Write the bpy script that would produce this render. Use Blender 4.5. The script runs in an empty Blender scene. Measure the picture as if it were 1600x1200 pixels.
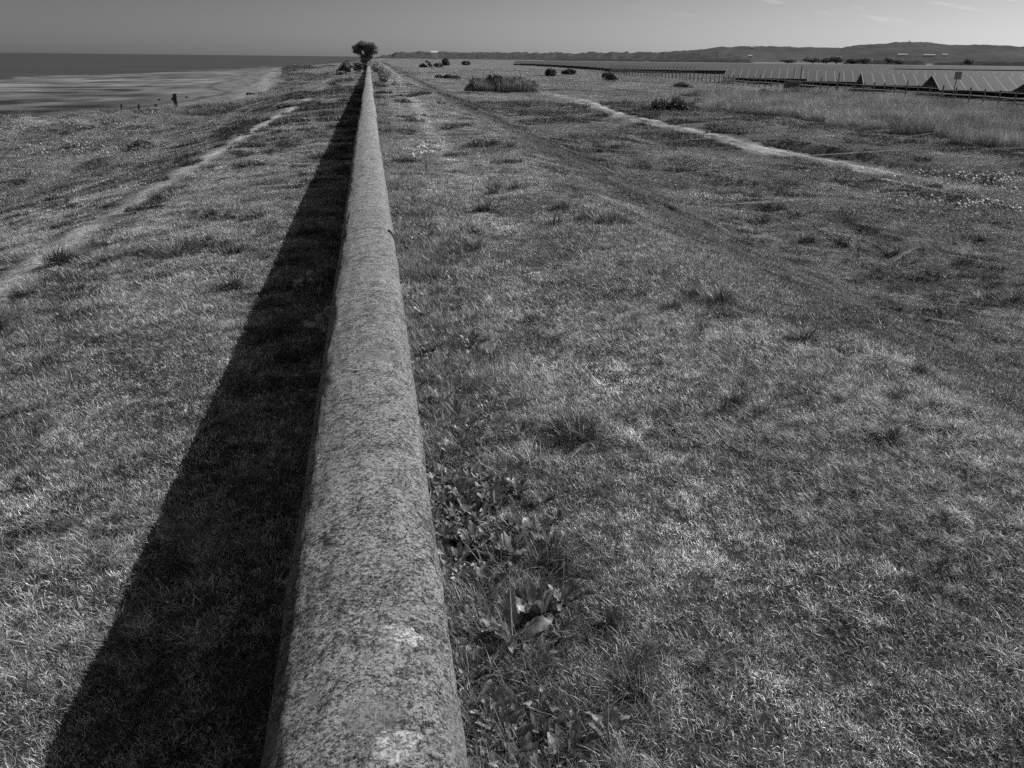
import bpy, math, random
import numpy as np
from math import radians as R
rng = np.random.default_rng(7)
random.seed(7)
scene = bpy.context.scene
col = scene.collection

# ------------------------------------------------------------------ helpers
def tag(o, label=None, cat=None, group=None, kind=None):
    if label: o['label'] = label
    if cat: o['category'] = cat
    if group: o['group'] = group
    if kind: o['kind'] = kind
    return o

def empty(name, loc, label=None, cat=None, group=None, rz=0.0):
    o = bpy.data.objects.new(name, None)
    o.empty_display_size = 0.2
    o.location = loc; o.rotation_euler = (0, 0, rz)
    col.objects.link(o)
    return tag(o, label, cat, group)

def mesh_np(name, V, Fc, k, tone=None, smooth=False):
    """V (n,3), Fc (m,k) uniform polygons"""
    me = bpy.data.meshes.new(name)
    V = np.ascontiguousarray(V, dtype=np.float32); Fc = np.ascontiguousarray(Fc, dtype=np.int32)
    me.vertices.add(len(V)); me.vertices.foreach_set('co', V.ravel())
    m = len(Fc)
    me.loops.add(m*k); me.loops.foreach_set('vertex_index', Fc.ravel())
    me.polygons.add(m)
    me.polygons.foreach_set('loop_start', np.arange(0, m*k, k, dtype=np.int32))
    me.polygons.foreach_set('loop_total', np.full(m, k, dtype=np.int32))
    me.polygons.foreach_set('use_smooth', np.full(m, smooth, dtype=bool))
    me.update(calc_edges=True)
    if tone is not None:
        a = me.attributes.new('tone', 'FLOAT', 'POINT')
        a.data.foreach_set('value', np.ascontiguousarray(tone, dtype=np.float32))
    return me

def obj(name, me, mat, parent=None, loc=(0, 0, 0)):
    o = bpy.data.objects.new(name, me)
    if mat is not None and not me.materials: me.materials.append(mat)
    o.location = loc
    col.objects.link(o)
    if parent is not None: o.parent = parent
    return o

class MB:
    """collects boxes / tubes / loose polygons into one mesh"""
    def __init__(s): s.v = []; s.f = []
    def box(s, x0, x1, y0, y1, z0, z1):
        b = len(s.v)
        s.v += [(x0,y0,z0),(x1,y0,z0),(x1,y1,z0),(x0,y1,z0),(x0,y0,z1),(x1,y0,z1),(x1,y1,z1),(x0,y1,z1)]
        s.f += [tuple(b+i for i in q) for q in ((0,3,2,1),(4,5,6,7),(0,1,5,4),(1,2,6,5),(2,3,7,6),(3,0,4,7))]
    def poly(s, pts):
        b = len(s.v); s.v += [tuple(p) for p in pts]; s.f.append(tuple(range(b, b+len(pts))))
    def tube(s, pts, rad, n=7, cap=True):
        b = len(s.v); k = len(pts)
        for i, p in enumerate(pts):
            p = np.array(p, float)
            d = np.array(pts[min(i+1, k-1)], float) - np.array(pts[max(i-1, 0)], float)
            d /= (np.linalg.norm(d) + 1e-9)
            a = np.cross(d, (0.3, 0.1, 1) if abs(d[2]) < .9 else (1, 0, 0)); a /= np.linalg.norm(a)
            c = np.cross(d, a); r = rad[i] if hasattr(rad, '__len__') else rad
            for j in range(n):
                t = 2*math.pi*j/n
                s.v.append(tuple(p + r*(a*math.cos(t) + c*math.sin(t))))
        for i in range(k-1):
            for j in range(n):
                s.f.append((b+i*n+j, b+i*n+(j+1) % n, b+(i+1)*n+(j+1) % n, b+(i+1)*n+j))
        if cap:
            s.f.append(tuple(b+j for j in range(n))[::-1]); s.f.append(tuple(b+(k-1)*n+j for j in range(n)))
    def build(s, name, mat, parent=None, loc=(0, 0, 0), smooth=False):
        me = bpy.data.meshes.new(name); me.from_pydata(s.v, [], s.f)
        if smooth: me.polygons.foreach_set('use_smooth', [True]*len(s.f))
        me.update()
        return obj(name, me, mat, parent, loc)

# ------------------------------------------------------------------ noise
def _h(ix, iy, s):
    n = (ix.astype(np.int64)*374761393 + iy.astype(np.int64)*668265263 + s*974711) & 0x7fffffff
    n = ((n ^ (n >> 13)) * 1274126177) & 0x7fffffff
    return ((n ^ (n >> 16)) & 0xffffff) / float(0xffffff)
def vn(x, y, s=0):
    x = np.asarray(x, float); y = np.asarray(y, float)
    ix = np.floor(x); iy = np.floor(y); fx = x-ix; fy = y-iy
    fx = fx*fx*(3-2*fx); fy = fy*fy*(3-2*fy)
    a = _h(ix, iy, s); b = _h(ix+1, iy, s); c = _h(ix, iy+1, s); d = _h(ix+1, iy+1, s)
    return (a*(1-fx)+b*fx)*(1-fy) + (c*(1-fx)+d*fx)*fy
def fbm(x, y, s=0, o=4):
    r = 0; a = .5; t = 0
    for i in range(o):
        r = r + a*vn(x, y, s+i*17); t += a; a *= .5; x = x*2.03+11.3; y = y*2.03+5.7
    return r/t
def sst(a, b, x):
    t = np.clip((x-a)/(b-a), 0, 1); return t*t*(3-2*t)

# ------------------------------------------------------------------ camera
F_PX = 1295.; ROLL = math.atan(0.011); PITCH = R(21.4638); YAW = R(9.4101); ZC = 1.8
def cam_basis():
    f = np.array([math.sin(YAW)*math.cos(PITCH), math.cos(YAW)*math.cos(PITCH), -math.sin(PITCH)])
    r = np.array([math.cos(YAW), -math.sin(YAW), 0.]); u = np.cross(r, f)
    c, s = math.cos(ROLL), math.sin(ROLL)
    return r*c+u*s, u*c-r*s, f
CR, CU, CF = cam_basis(); CP = np.array([0, 0, ZC])
from mathutils import Matrix, Euler, Vector
cd = bpy.data.cameras.new('camera'); cam = bpy.data.objects.new('camera', cd); col.objects.link(cam)
M = Matrix(((CR[0], CU[0], -CF[0], 0), (CR[1], CU[1], -CF[1], 0), (CR[2], CU[2], -CF[2], ZC), (0, 0, 0, 1)))
cam.matrix_world = M
cd.sensor_fit = 'HORIZONTAL'; cd.sensor_width = 36; cd.lens = 36*F_PX/1600
cd.clip_start = .05; cd.clip_end = 60000
scene.camera = cam
def ray(px, py): return CF + CR*(px-800)/F_PX - CU*(py-600)/F_PX
def at(px, py, z):
    d = ray(px, py); t = (z-ZC)/d[2]; q = CP+d*t; return q[0], q[1]

# ------------------------------------------------------------------ light
SUN_AZ = 24.0        # degrees from +X towards +Y
LAT = 43.0           # elevation seen along the wall
EL = math.degrees(math.atan(math.tan(R(LAT))*math.cos(R(SUN_AZ))))
sv = Vector((math.cos(R(EL))*math.cos(R(SUN_AZ)), math.cos(R(EL))*math.sin(R(SUN_AZ)), math.sin(R(EL))))
sl = bpy.data.lights.new('sun', 'SUN'); sl.energy = 4.2; sl.angle = R(.55); sl.color = (1, 1, 1)
so = bpy.data.objects.new('sun', sl); col.objects.link(so); so.rotation_euler = sv.to_track_quat('Z', 'Y').to_euler()

w = bpy.data.worlds.new("World"); scene.world = w; w.use_nodes = True
nt = w.node_tree; nt.nodes.clear()
N = nt.nodes.new; L = nt.links.new
out = N('ShaderNodeOutputWorld'); bg = N('ShaderNodeBackground')
sky = N('ShaderNodeTexSky'); sky.sky_type = 'NISHITA'; sky.sun_disc = False
sky.sun_elevation = R(EL); sky.sun_rotation = R(90-SUN_AZ); sky.altitude = 0; sky.dust_density = .8; sky.ozone_density = 1.0
bw = N('ShaderNodeSeparateColor')          # black-and-white film with a red filter
L(sky.outputs[0], bw.inputs[0])
def wm(op, a, b=None, c=None):
    n = N('ShaderNodeMath'); n.operation = op
    for i, x in enumerate((a, b, c)):
        if x is None: continue
        if isinstance(x, (int, float)): n.inputs[i].default_value = x
        else: L(x, n.inputs[i])
    return n.outputs[0]
lum = wm('ADD', wm('MULTIPLY', bw.outputs[0], .75), wm('MULTIPLY', bw.outputs[1], .25))
tc = N('ShaderNodeTexCoord'); sx = N('ShaderNodeSeparateXYZ'); L(tc.outputs['Generated'], sx.inputs[0])
# side-to-side: brighter towards the sun's side
az = wm('ARCTAN2', sx.outputs[0], sx.outputs[1])      # 0 ahead (+Y), + to the right
side = N('ShaderNodeMapRange'); side.interpolation_type = 'SMOOTHSTEP'
L(az, side.inputs[0]); side.inputs[1].default_value = -.45; side.inputs[2].default_value = .85
side.inputs[3].default_value = SKY_L = .62; side.inputs[4].default_value = 1.12
# thin cirrus
el = wm('ARCSINE', sx.outputs[2])
cmb = N('ShaderNodeCombineXYZ'); L(wm('MULTIPLY', az, 9.), cmb.inputs[0]); L(wm('ADD', wm('MULTIPLY', el, 60.), wm('MULTIPLY', az, 9.)), cmb.inputs[1])
cn = N('ShaderNodeTexNoise'); cn.inputs['Scale'].default_value = 1.3; cn.inputs['Detail'].default_value = 6; cn.inputs['Roughness'].default_value = .6
L(cmb.outputs[0], cn.inputs['Vector'])
cr = N('ShaderNodeMapRange'); cr.interpolation_type = 'SMOOTHSTEP'; L(cn.outputs[0], cr.inputs[0]); cr.inputs[1].default_value = .52; cr.inputs[2].default_value = .78
hi = N('ShaderNodeMapRange'); hi.interpolation_type = 'SMOOTHSTEP'; L(el, hi.inputs[0]); hi.inputs[1].default_value = R(1.6); hi.inputs[2].default_value = R(3.6)
sd2 = N('ShaderNodeMapRange'); sd2.interpolation_type = 'SMOOTHSTEP'; L(az, sd2.inputs[0]); sd2.inputs[1].default_value = R(12); sd2.inputs[2].default_value = R(25)
up = N('ShaderNodeMapRange'); up.interpolation_type = 'SMOOTHSTEP'; L(el, up.inputs[0]); up.inputs[1].default_value = R(6); up.inputs[2].default_value = R(35); up.inputs[3].default_value = 1.0; up.inputs[4].default_value = 1.45  # unseen upper sky brightened to lift the fill in the shadows
cir = wm('MULTIPLY', wm('MULTIPLY', cr.outputs[0], hi.outputs[0]), wm('MULTIPLY', sd2.outputs[0], .45))
gr = N('ShaderNodeMapRange'); L(el, gr.inputs[0]); gr.inputs[1].default_value = 0.0; gr.inputs[2].default_value = R(4.5); gr.inputs[3].default_value = 1.06; gr.inputs[4].default_value = .84
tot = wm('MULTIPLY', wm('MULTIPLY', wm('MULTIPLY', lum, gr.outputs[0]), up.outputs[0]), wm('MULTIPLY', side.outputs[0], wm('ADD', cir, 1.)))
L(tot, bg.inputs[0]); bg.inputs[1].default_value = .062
L(bg.outputs[0], out.inputs[0])
scene.view_settings.view_transform = 'Standard'; scene.view_settings.look = 'None'; scene.view_settings.exposure = 0; scene.view_settings.gamma = 1
scene.cycles.max_bounces = 5; scene.cycles.diffuse_bounces = 2; scene.cycles.glossy_bounces = 2; scene.cycles.transmission_bounces = 3
scene.cycles.use_adaptive_sampling = True; scene.cycles.adaptive_threshold = .02
scene.cycles.use_denoising = False

# ------------------------------------------------------------------ materials
class MT:
    def __init__(s, name):
        s.m = bpy.data.materials.new(name); s.m.use_nodes = True
        s.t = s.m.node_tree; s.t.nodes.clear(); s.o = s.n('ShaderNodeOutputMaterial')
        s.c = s.n('ShaderNodeTexCoord')
    def n(s, k): return s.t.nodes.new(k)
    def l(s, a, b): s.t.links.new(a, b)
    def math(s, op, a, b=None, clamp=False):
        n = s.n('ShaderNodeMath'); n.operation = op; n.use_clamp = clamp
        for i, x in enumerate((a, b)):
            if x is None: continue
            if isinstance(x, (int, float)): n.inputs[i].default_value = x
            else: s.l(x, n.inputs[i])
        return n.outputs[0]
    def rng(s, v, a, b, c, d, smooth=False):
        n = s.n('ShaderNodeMapRange'); s.l(v, n.inputs[0])
        if smooth: n.interpolation_type = 'SMOOTHSTEP'
        for i, x in zip((1, 2, 3, 4), (a, b, c, d)):
            if isinstance(x, (int, float)): n.inputs[i].default_value = x
            else: s.l(x, n.inputs[i])
        return n.outputs[0]
    def noise(s, scale, detail=4, rough=.55, vec=None, dist=0, stretch=None):
        n = s.n('ShaderNodeTexNoise'); n.inputs['Scale'].default_value = scale
        n.inputs['Detail'].default_value = detail; n.inputs['Roughness'].default_value = rough; n.inputs['Distortion'].default_value = dist
        v = vec or s.c.outputs['Object']
        if stretch:
            mp = s.n('ShaderNodeMapping'); s.l(v, mp.inputs[0]); mp.inputs['Scale'].default_value = stretch; v = mp.outputs[0]
        s.l(v, n.inputs['Vector']); return n.outputs[0]
    def attr(s, nm):
        n = s.n('ShaderNodeAttribute'); n.attribute_name = nm; return n.outputs['Fac']
    def bump(s, h, strength, dist):
        n = s.n('ShaderNodeBump'); n.inputs['Strength'].default_value = strength; n.inputs['Distance'].default_value = dist
        s.l(h, n.inputs['Height']); return n.outputs[0]
    def princ(s, colr, rough=.9, spec=.2, normal=None, metallic=0):
        p = s.n('ShaderNodeBsdfPrincipled')
        if isinstance(colr, (int, float)): p.inputs['Base Color'].default_value = (colr, colr, colr, 1)
        else: s.l(colr, p.inputs['Base Color'])
        if isinstance(rough, (int, float)): p.inputs['Roughness'].default_value = rough
        else: s.l(rough, p.inputs['Roughness'])
        p.inputs['Specular IOR Level'].default_value = spec; p.inputs['Metallic'].default_value = metallic
        if normal: s.l(normal, p.inputs['Normal'])
        s.l(p.outputs[0], s.o.inputs[0]); return p

def leaf_mat(name, mult=1.0, trans=.4, gloss=.06, rrough=.4, jit=.35, nscale=1.2, wide=False):
    t = MT(name)
    oi = t.n('ShaderNodeObjectInfo')
    # slow drift of tone across the ground, from world position
    gm = t.n('ShaderNodeNewGeometry')
    big = t.noise(nscale, 3, .6, vec=gm.outputs['Position'])
    c = t.math('MULTIPLY', t.attr('tone'), t.rng(oi.outputs['Random'], 0, 1, (1-jit)*mult, (1+jit)*mult))
    c = t.math('MULTIPLY', c, t.rng(big, .34, .66, .78, 1.22) if wide else t.rng(big, .34, .66, .6, 1.4))
    if wide:
        c = t.math('MULTIPLY', c, t.rng(t.noise(9, 4, .7, vec=gm.outputs['Position']), .40, .60, .55, 1.42))
        c = t.math('MULTIPLY', c, t.rng(t.noise(.22, 3, .6, vec=gm.outputs['Position']), .36, .64, .86, 1.14))
        px = t.n('ShaderNodeSeparateXYZ'); t.l(gm.outputs['Position'], px.inputs[0])
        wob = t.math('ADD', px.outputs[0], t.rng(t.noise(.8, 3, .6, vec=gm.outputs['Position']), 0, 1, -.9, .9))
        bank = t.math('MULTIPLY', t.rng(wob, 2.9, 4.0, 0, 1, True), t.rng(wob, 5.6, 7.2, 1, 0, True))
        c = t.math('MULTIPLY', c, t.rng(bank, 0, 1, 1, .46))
        w2 = t.math('ADD', t.math('SUBTRACT', px.outputs[0], t.rng(px.outputs[1], 8, 86, -.1, 1.2)), t.rng(t.noise(.8, 3, .6, vec=gm.outputs['Position']), 0, 1, -.2, .2))
        cp = t.math('MULTIPLY', t.rng(w2, 1.1, 1.35, 0, 1, True), t.rng(w2, 1.5, 1.8, 1, 0, True))
        cp = t.math('MULTIPLY', cp, t.rng(px.outputs[1], 2.5, 9.0, .35, 1, True))
        c = t.math('MULTIPLY', c, t.rng(cp, 0, 1, 1, 1.42))
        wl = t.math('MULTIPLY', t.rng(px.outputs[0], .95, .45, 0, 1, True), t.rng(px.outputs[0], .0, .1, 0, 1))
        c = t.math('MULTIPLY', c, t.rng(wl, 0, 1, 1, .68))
    rgb = t.n('ShaderNodeCombineColor')
    for i in range(3): t.l(c, rgb.inputs[i])
    d = t.n('ShaderNodeBsdfDiffuse'); tr = t.n('ShaderNodeBsdfTranslucent'); g = t.n('ShaderNodeBsdfGlossy')
    t.l(rgb.outputs[0], d.inputs[0]); t.l(rgb.outputs[0], tr.inputs[0]); g.inputs['Roughness'].default_value = rrough
    g.inputs[0].default_value = (.8, .8, .8, 1)
    m1 = t.n('ShaderNodeMixShader'); m1.inputs[0].default_value = trans; t.l(d.outputs[0], m1.inputs[1]); t.l(tr.outputs[0], m1.inputs[2])
    m2 = t.n('ShaderNodeMixShader'); m2.inputs[0].default_value = gloss; t.l(m1.outputs[0], m2.inputs[1]); t.l(g.outputs[0], m2.inputs[2])
    t.l(m2.outputs[0], t.o.inputs[0])
    return t.m

def plain(name, c, rough=.8, nscale=20, amt=.3, spec=.2, bump=.2):
    t = MT(name); n = t.noise(nscale, 5)
    t.princ(t.rng(n, .3, .7, c*(1-amt), c*(1+amt)), rough, spec, t.bump(n, bump, .01)); return t.m

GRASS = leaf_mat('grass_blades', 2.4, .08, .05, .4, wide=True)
LEAF = leaf_mat('leaves', 1.0, .3, .05, .45, .2)
DOCK = leaf_mat('dock_leaves', 1.0, .35, .05, .42, .15, nscale=25)
WOOD = plain('weathered_wood', .07, .9, 14, .5)
BARK = plain('bark', .09, .95, 9, .4)
METAL = plain('galvanised_steel', .25, .5, 6, .15, .5)
WHITE = plain('white_render', .8, .8, 2, .05)
ROOF = plain('pale_roof', .85, .8, 2, .05)
SIGNM = plain('sign_grey', .28, .6, 3, .15)

# ground -------------------------------------------------------------------
def ground_mat():
    t = MT('turf_and_sand')
    tone = t.attr('tone'); rough_a = t.attr('grit')
    n0 = t.noise(.35, 4, .6); n1 = t.noise(3.0, 5, .65); n2 = t.noise(22, 5, .7); n3 = t.noise(120, 3, .7)
    a = t.math('MULTIPLY', t.rng(n0, .3, .7, .75, 1.25), t.rng(n1, .3, .7, .6, 1.4))
    a = t.math('MULTIPLY', a, t.rng(n2, .38, .62, .5, 1.5))
    a = t.math('MULTIPLY', a, t.rng(n3, .4, .6, .5, 1.6))
    a = t.rng(rough_a, 0, 1, 1.0, a)
    c = t.math('MULTIPLY', tone, a)
    h = t.math('ADD', t.math('MULTIPLY', n1, .5), t.math('ADD', t.math('MULTIPLY', n2, .12), t.math('MULTIPLY', n3, .06)))
    h = t.math('MULTIPLY', h, rough_a)
    t.princ(c, .95, .1, t.bump(h, .8, .25)); return t.m
GROUND = ground_mat()

def concrete_mat():
    t = MT('lichened_concrete')
    V = t.c.outputs['Object']
    m = t.noise(70, 6, .85); b = t.noise(14, 6, .75); L0 = t.noise(1.8, 5, .6); g = t.noise(300, 3, .8)
    # exposed aggregate: every grain has a tone of its own
    ag = t.n('ShaderNodeTexVoronoi'); ag.inputs['Scale'].default_value = 170; t.l(V, ag.inputs['Vector'])
    ac = t.n('ShaderNodeSeparateColor'); t.l(ag.outputs['Color'], ac.inputs[0])
    ag2 = t.n('ShaderNodeTexVoronoi'); ag2.inputs['Scale'].default_value = 380; t.l(V, ag2.inputs['Vector'])
    ac2 = t.n('ShaderNodeSeparateColor'); t.l(ag2.outputs['Color'], ac2.inputs[0])
    st = t.math('ADD', t.math('MULTIPLY', ac.outputs[0], .6), t.math('MULTIPLY', ac2.outputs[0], .4))
    crust = t.rng(m, .40, .60, .40, 1.45)
    c = t.math('MULTIPLY', t.rng(st, .18, .82, .085, .66), crust)
    c = t.math('MULTIPLY', c, t.rng(b, .40, .60, .62, 1.34))
    c = t.math('MULTIPLY', c, t.rng(L0, .35, .65, .85, 1.18))
    ck = t.n('ShaderNodeTexVoronoi'); ck.feature = 'DISTANCE_TO_EDGE'; ck.inputs['Scale'].default_value = 1.1
    dm = t.n('ShaderNodeMix'); dm.data_type = 'VECTOR'; dm.inputs[0].default_value = .22
    dn = t.n('ShaderNodeTexNoise'); dn.inputs['Scale'].default_value = 4; dn.inputs['Detail'].default_value = 6; t.l(V, dn.inputs['Vector'])
    t.l(V, dm.inputs[4]); t.l(dn.outputs[1], dm.inputs[5]); t.l(dm.outputs[1], ck.inputs['Vector'])
    crack = t.math('MULTIPLY', t.rng(ck.outputs['Distance'], .0, .006, 1, 0), t.rng(L0, .5, .6, 0, .8, True))
    c = t.math('MULTIPLY', c, t.math('SUBTRACT', 1, crack))
    stain = t.noise(5, 5, .7, stretch=(.5, 1, 1))
    c = t.math('MULTIPLY', c, t.rng(stain, .52, .66, 1, .68, True))
    pits = t.rng(t.math('MULTIPLY', t.rng(g, .5, .62, 0, 1), t.rng(m, .55, .45, 0, 1)), 0, 1, 1, .18)
    c = t.math('MULTIPLY', c, pits)
    c = t.math('MINIMUM', t.math('MAXIMUM', c, .015), .6)
    # round pale lichen rosettes
    vo = t.n('ShaderNodeTexVoronoi'); vo.inputs['Scale'].default_value = 5.5; vo.feature = 'F1'
    mp = t.n('ShaderNodeMix'); mp.data_type = 'VECTOR'; mp.inputs[0].default_value = .035
    nn = t.n('ShaderNodeTexNoise'); nn.inputs['Scale'].default_value = 35; t.l(V, nn.inputs['Vector'])
    t.l(V, mp.inputs[4]); t.l(nn.outputs[1], mp.inputs[5]); t.l(mp.outputs[1], vo.inputs['Vector'])
    pick = t.n('ShaderNodeSeparateColor'); t.l(vo.outputs['Color'], pick.inputs[0])
    sz = t.rng(pick.outputs[0], .55, 1.0, .05, .62)
    disc = t.math('MULTIPLY', t.math('LESS_THAN', vo.outputs['Distance'], sz), .55)
    disc = t.math('MULTIPLY', disc, t.rng(m, .35, .6, .25, 1, True))
    vo2 = t.n('ShaderNodeTexVoronoi'); vo2.inputs['Scale'].default_value = 26; t.l(mp.outputs[1], vo2.inputs['Vector'])
    p2 = t.n('ShaderNodeSeparateColor'); t.l(vo2.outputs['Color'], p2.inputs[0])
    d2 = t.math('LESS_THAN', vo2.outputs['Distance'], t.rng(p2.outputs[0], .8, 1.0, .1, .5))
    mx = t.n('ShaderNodeMix'); mx.data_type = 'FLOAT'; t.l(disc, mx.inputs[0]); t.l(c, mx.inputs[2]); mx.inputs[3].default_value = .34
    mx2 = t.n('ShaderNodeMix'); mx2.data_type = 'FLOAT'; t.l(t.math('MULTIPLY', d2, .6), mx2.inputs[0]); t.l(mx.outputs[0], mx2.inputs[2]); mx2.inputs[3].default_value = .42
    h = t.math('ADD', t.math('MULTIPLY', m, .8), t.math('ADD', t.math('MULTIPLY', g, .25), t.math('MULTIPLY', st, .22)))
    t.princ(mx2.outputs[0], .93, .15, t.bump(h, 1.0, .016)); return t.m
CONC = concrete_mat()

def sea_mat():
    t = MT('sea_water')
    n = t.noise(.25, 4, .6, stretch=(.5, 1, 1)); n2 = t.noise(.01, 3, .6, stretch=(1, 3, 1))
    h = t.math('ADD', n, t.math('MULTIPLY', t.noise(2.5, 4, .6), .3))
    t.princ(t.rng(n2, .3, .7, .05, .075), .42, .35, t.bump(h, .5, .6)); return t.m
def panel_mat(sk=.6):
    t = MT('solar_glass')
    # seams every module along the row (x) and between module courses (y)
    s = t.n('ShaderNodeSeparateXYZ'); t.l(t.c.outputs['Object'], s.inputs[0])
    def seam(v, p, wd):
        f = t.math('FRACT', t.math('DIVIDE', v, p)); return t.math('LESS_THAN', f, wd/p)
    a = seam(s.outputs[0], 1.14, .10); b = seam(s.outputs[1], 2.2, .05)
    n = t.noise(.12, 3)
    base = t.rng(n, .3, .7, .085, .12)
    fr = t.math('MAXIMUM', t.math('MULTIPLY', a, sk), t.math('MULTIPLY', b, .22))
    mx = t.n('ShaderNodeMix'); mx.data_type = 'FLOAT'; t.l(fr, mx.inputs[0]); t.l(base, mx.inputs[2]); mx.inputs[3].default_value = .36
    t.princ(mx.outputs[0], .55, .12); return t.m
SEA = sea_mat(); PANEL = panel_mat(); PANEL_FAR = panel_mat(.28)

# ------------------------------------------------------------------ terrain
_yg = [-50, 0, 20, 40, 50.5, 56, 63, 75, 88.6, 110, 156, 287, 357, 600, 1000, 4000, 30000]
_xg = [-30, -28, -26, -22, -19.7, -16.6, -13.6, -10.6, -9.4, -10.5, -14.8, -26, -19, -12, 12, 90, 700]
_ys = [-50, 0, 100, 183, 220, 302, 403, 480, 600, 1000, 4000, 30000]
_xs = [-90, -88, -78, -70, -63, -57, -41, -34, -24, 2, 78, 650]
SEA_Z = -3.0
TRK = np.array([(16.5, 12), (15.9, 18.8), (15.2, 22.9), (14.75, 27.9), (14.6, 36.6), (14.8, 51.5), (16.6, 70), (17.2, 86)])
def trk_x(y): return np.interp(y, TRK[:, 1], TRK[:, 0])
def height(x, y):
    x = np.asarray(x, float); y = np.asarray(y, float)
    near = np.clip(1-np.hypot(x, y)/220, 0, 1)
    xr = [-.3, .11, 2.7, 3.3, 4.2, 6.2, 7.2, 20, 50, 200]; zr = [0, 0, .02, -.03, -.30, -1.12, -1.3, -1.30, -1.5, -1.55]
    wob = (fbm(y*.12, x*0+3, 5)-.5)*.9*sst(2, 4, x)
    zR = np.interp(x+wob, xr, zr)
    xg = np.interp(y, _yg, _xg) + (fbm(x*0+7, y*.15, 9)-.5)*2.2*sst(20, 45, y); xs = np.interp(y, _ys, _xs) + (fbm(x*0+2, y*.03, 19)-.5)*8
    def seg(a, b, za, zb): return za+(zb-za)*np.clip((x-a)/(b-a-1e-6), 0, 1)
    zL = np.where(x > -1.6, seg(-.3, -1.6, -.25, -.29), np.where(x > -4, seg(-1.6, -4, -.29, -.5),
         np.where(x > -8.5, seg(-4., -8.5, -.5, -1.5), seg(np.full_like(x, -8.5), np.minimum(xg, -9), -1.5, -1.78))))
    b1 = xg-1.5; b2 = xg-7
    zL = np.where(x < xg, -1.78+(-.57)*np.clip((xg-x)/5.5, 0, 1)**.7, zL)
    zL = np.where(x < b2, -2.35+(SEA_Z+2.35)*np.clip((b2-x)/np.maximum(b2-xs, 1), 0, 1), zL)
    zL = np.where(x < xs, SEA_Z-.004*(xs-x).clip(0, 500), zL)
    z = np.where(x < -.08, zL, zR)
    # far right of the distant shoreline the land is simply low
    land = (x > xg)
    amp_l = .055*sst(-.3, -1.2, x)*land*(1-sst(1e3, 3e3, y)) + .10*sst(-5, -9, x)*land
    amp_r = .016*sst(.1, .4, x)*(x < 3) + (.05 + .04*sst(3, 9, x))*(x >= 3)
    amp = np.where(x < -.1, amp_l, amp_r)
    f1 = fbm(x*3.1, y*3.1, 1, 4)-.5; f2 = fbm(x*.55, y*.55, 2, 3)-.5; f3 = fbm(x*.02, y*.02, 3, 3)-.5
    rug = .6+.9*(f2+.5)
    z = z + 1.7*amp*f1*rug*near + 1.3*amp*f2 + np.where(land, .22*f3*sst(20, 120, np.abs(x)+y*.3), 0)
    z = z + np.where(~land, .18*(fbm(x*.08, y*.05, 33)-.5) + .05*(fbm(x*.6, y*.5, 34)-.5), 0)
    # worn crest path and beaten track, slightly sunk
    pc = np.interp(y, [8, 86], [1.33, 2.6])
    z = z - .035*np.exp(-((x-pc)/.45)**2)
    dt = np.abs(x-trk_x(y)-(fbm(y*.3, x*0, 41)-.5)*.6)
    inn = sst(12, 16, y)*(1-sst(88, 100, y))
    z = z - .07*np.exp(-(dt/.9)**2)*inn
    z = z - .05*np.exp(-((x-trk_l(y))/.5)**2)
    # little eroded bank behind the track, and the crescent scar in the meadow
    dd = x-np.interp(y, [21, 22.1, 23.2, 25.5, 29.6, 36], [20.5, 18.9, 17.6, 16.5, 15.9, 15.9])-(fbm(y*1.3, x*0, 42)-.5)*.5
    z = z + (.16*sst(.0, .25, dd)*(1-sst(.5, 2.5, dd)) - .10*np.exp(-((dd+.12)/.16)**2))*sst(20, 22, y)*(1-sst(30, 37, y))
    dd = x-np.interp(y, [12.6, 13.5, 14.3, 15.6, 16.4], [8.5, 8.95, 9.5, 9.75, 9.9])
    z = z + (.10*sst(0, .2, dd)*(1-sst(.4, 1.8, dd)) - .20*np.exp(-((dd+.14)/.17)**2))*sst(12.4, 13.2, y)*(1-sst(15.4, 16.6, y))
    return z
def trk_l(y): return np.interp(y, [0, 9, 18, 28, 39, 60, 90, 140], [-3.9, -4.0, -4.1, -3.9, -3.6, -3.4, -3.5, -3.6])

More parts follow.
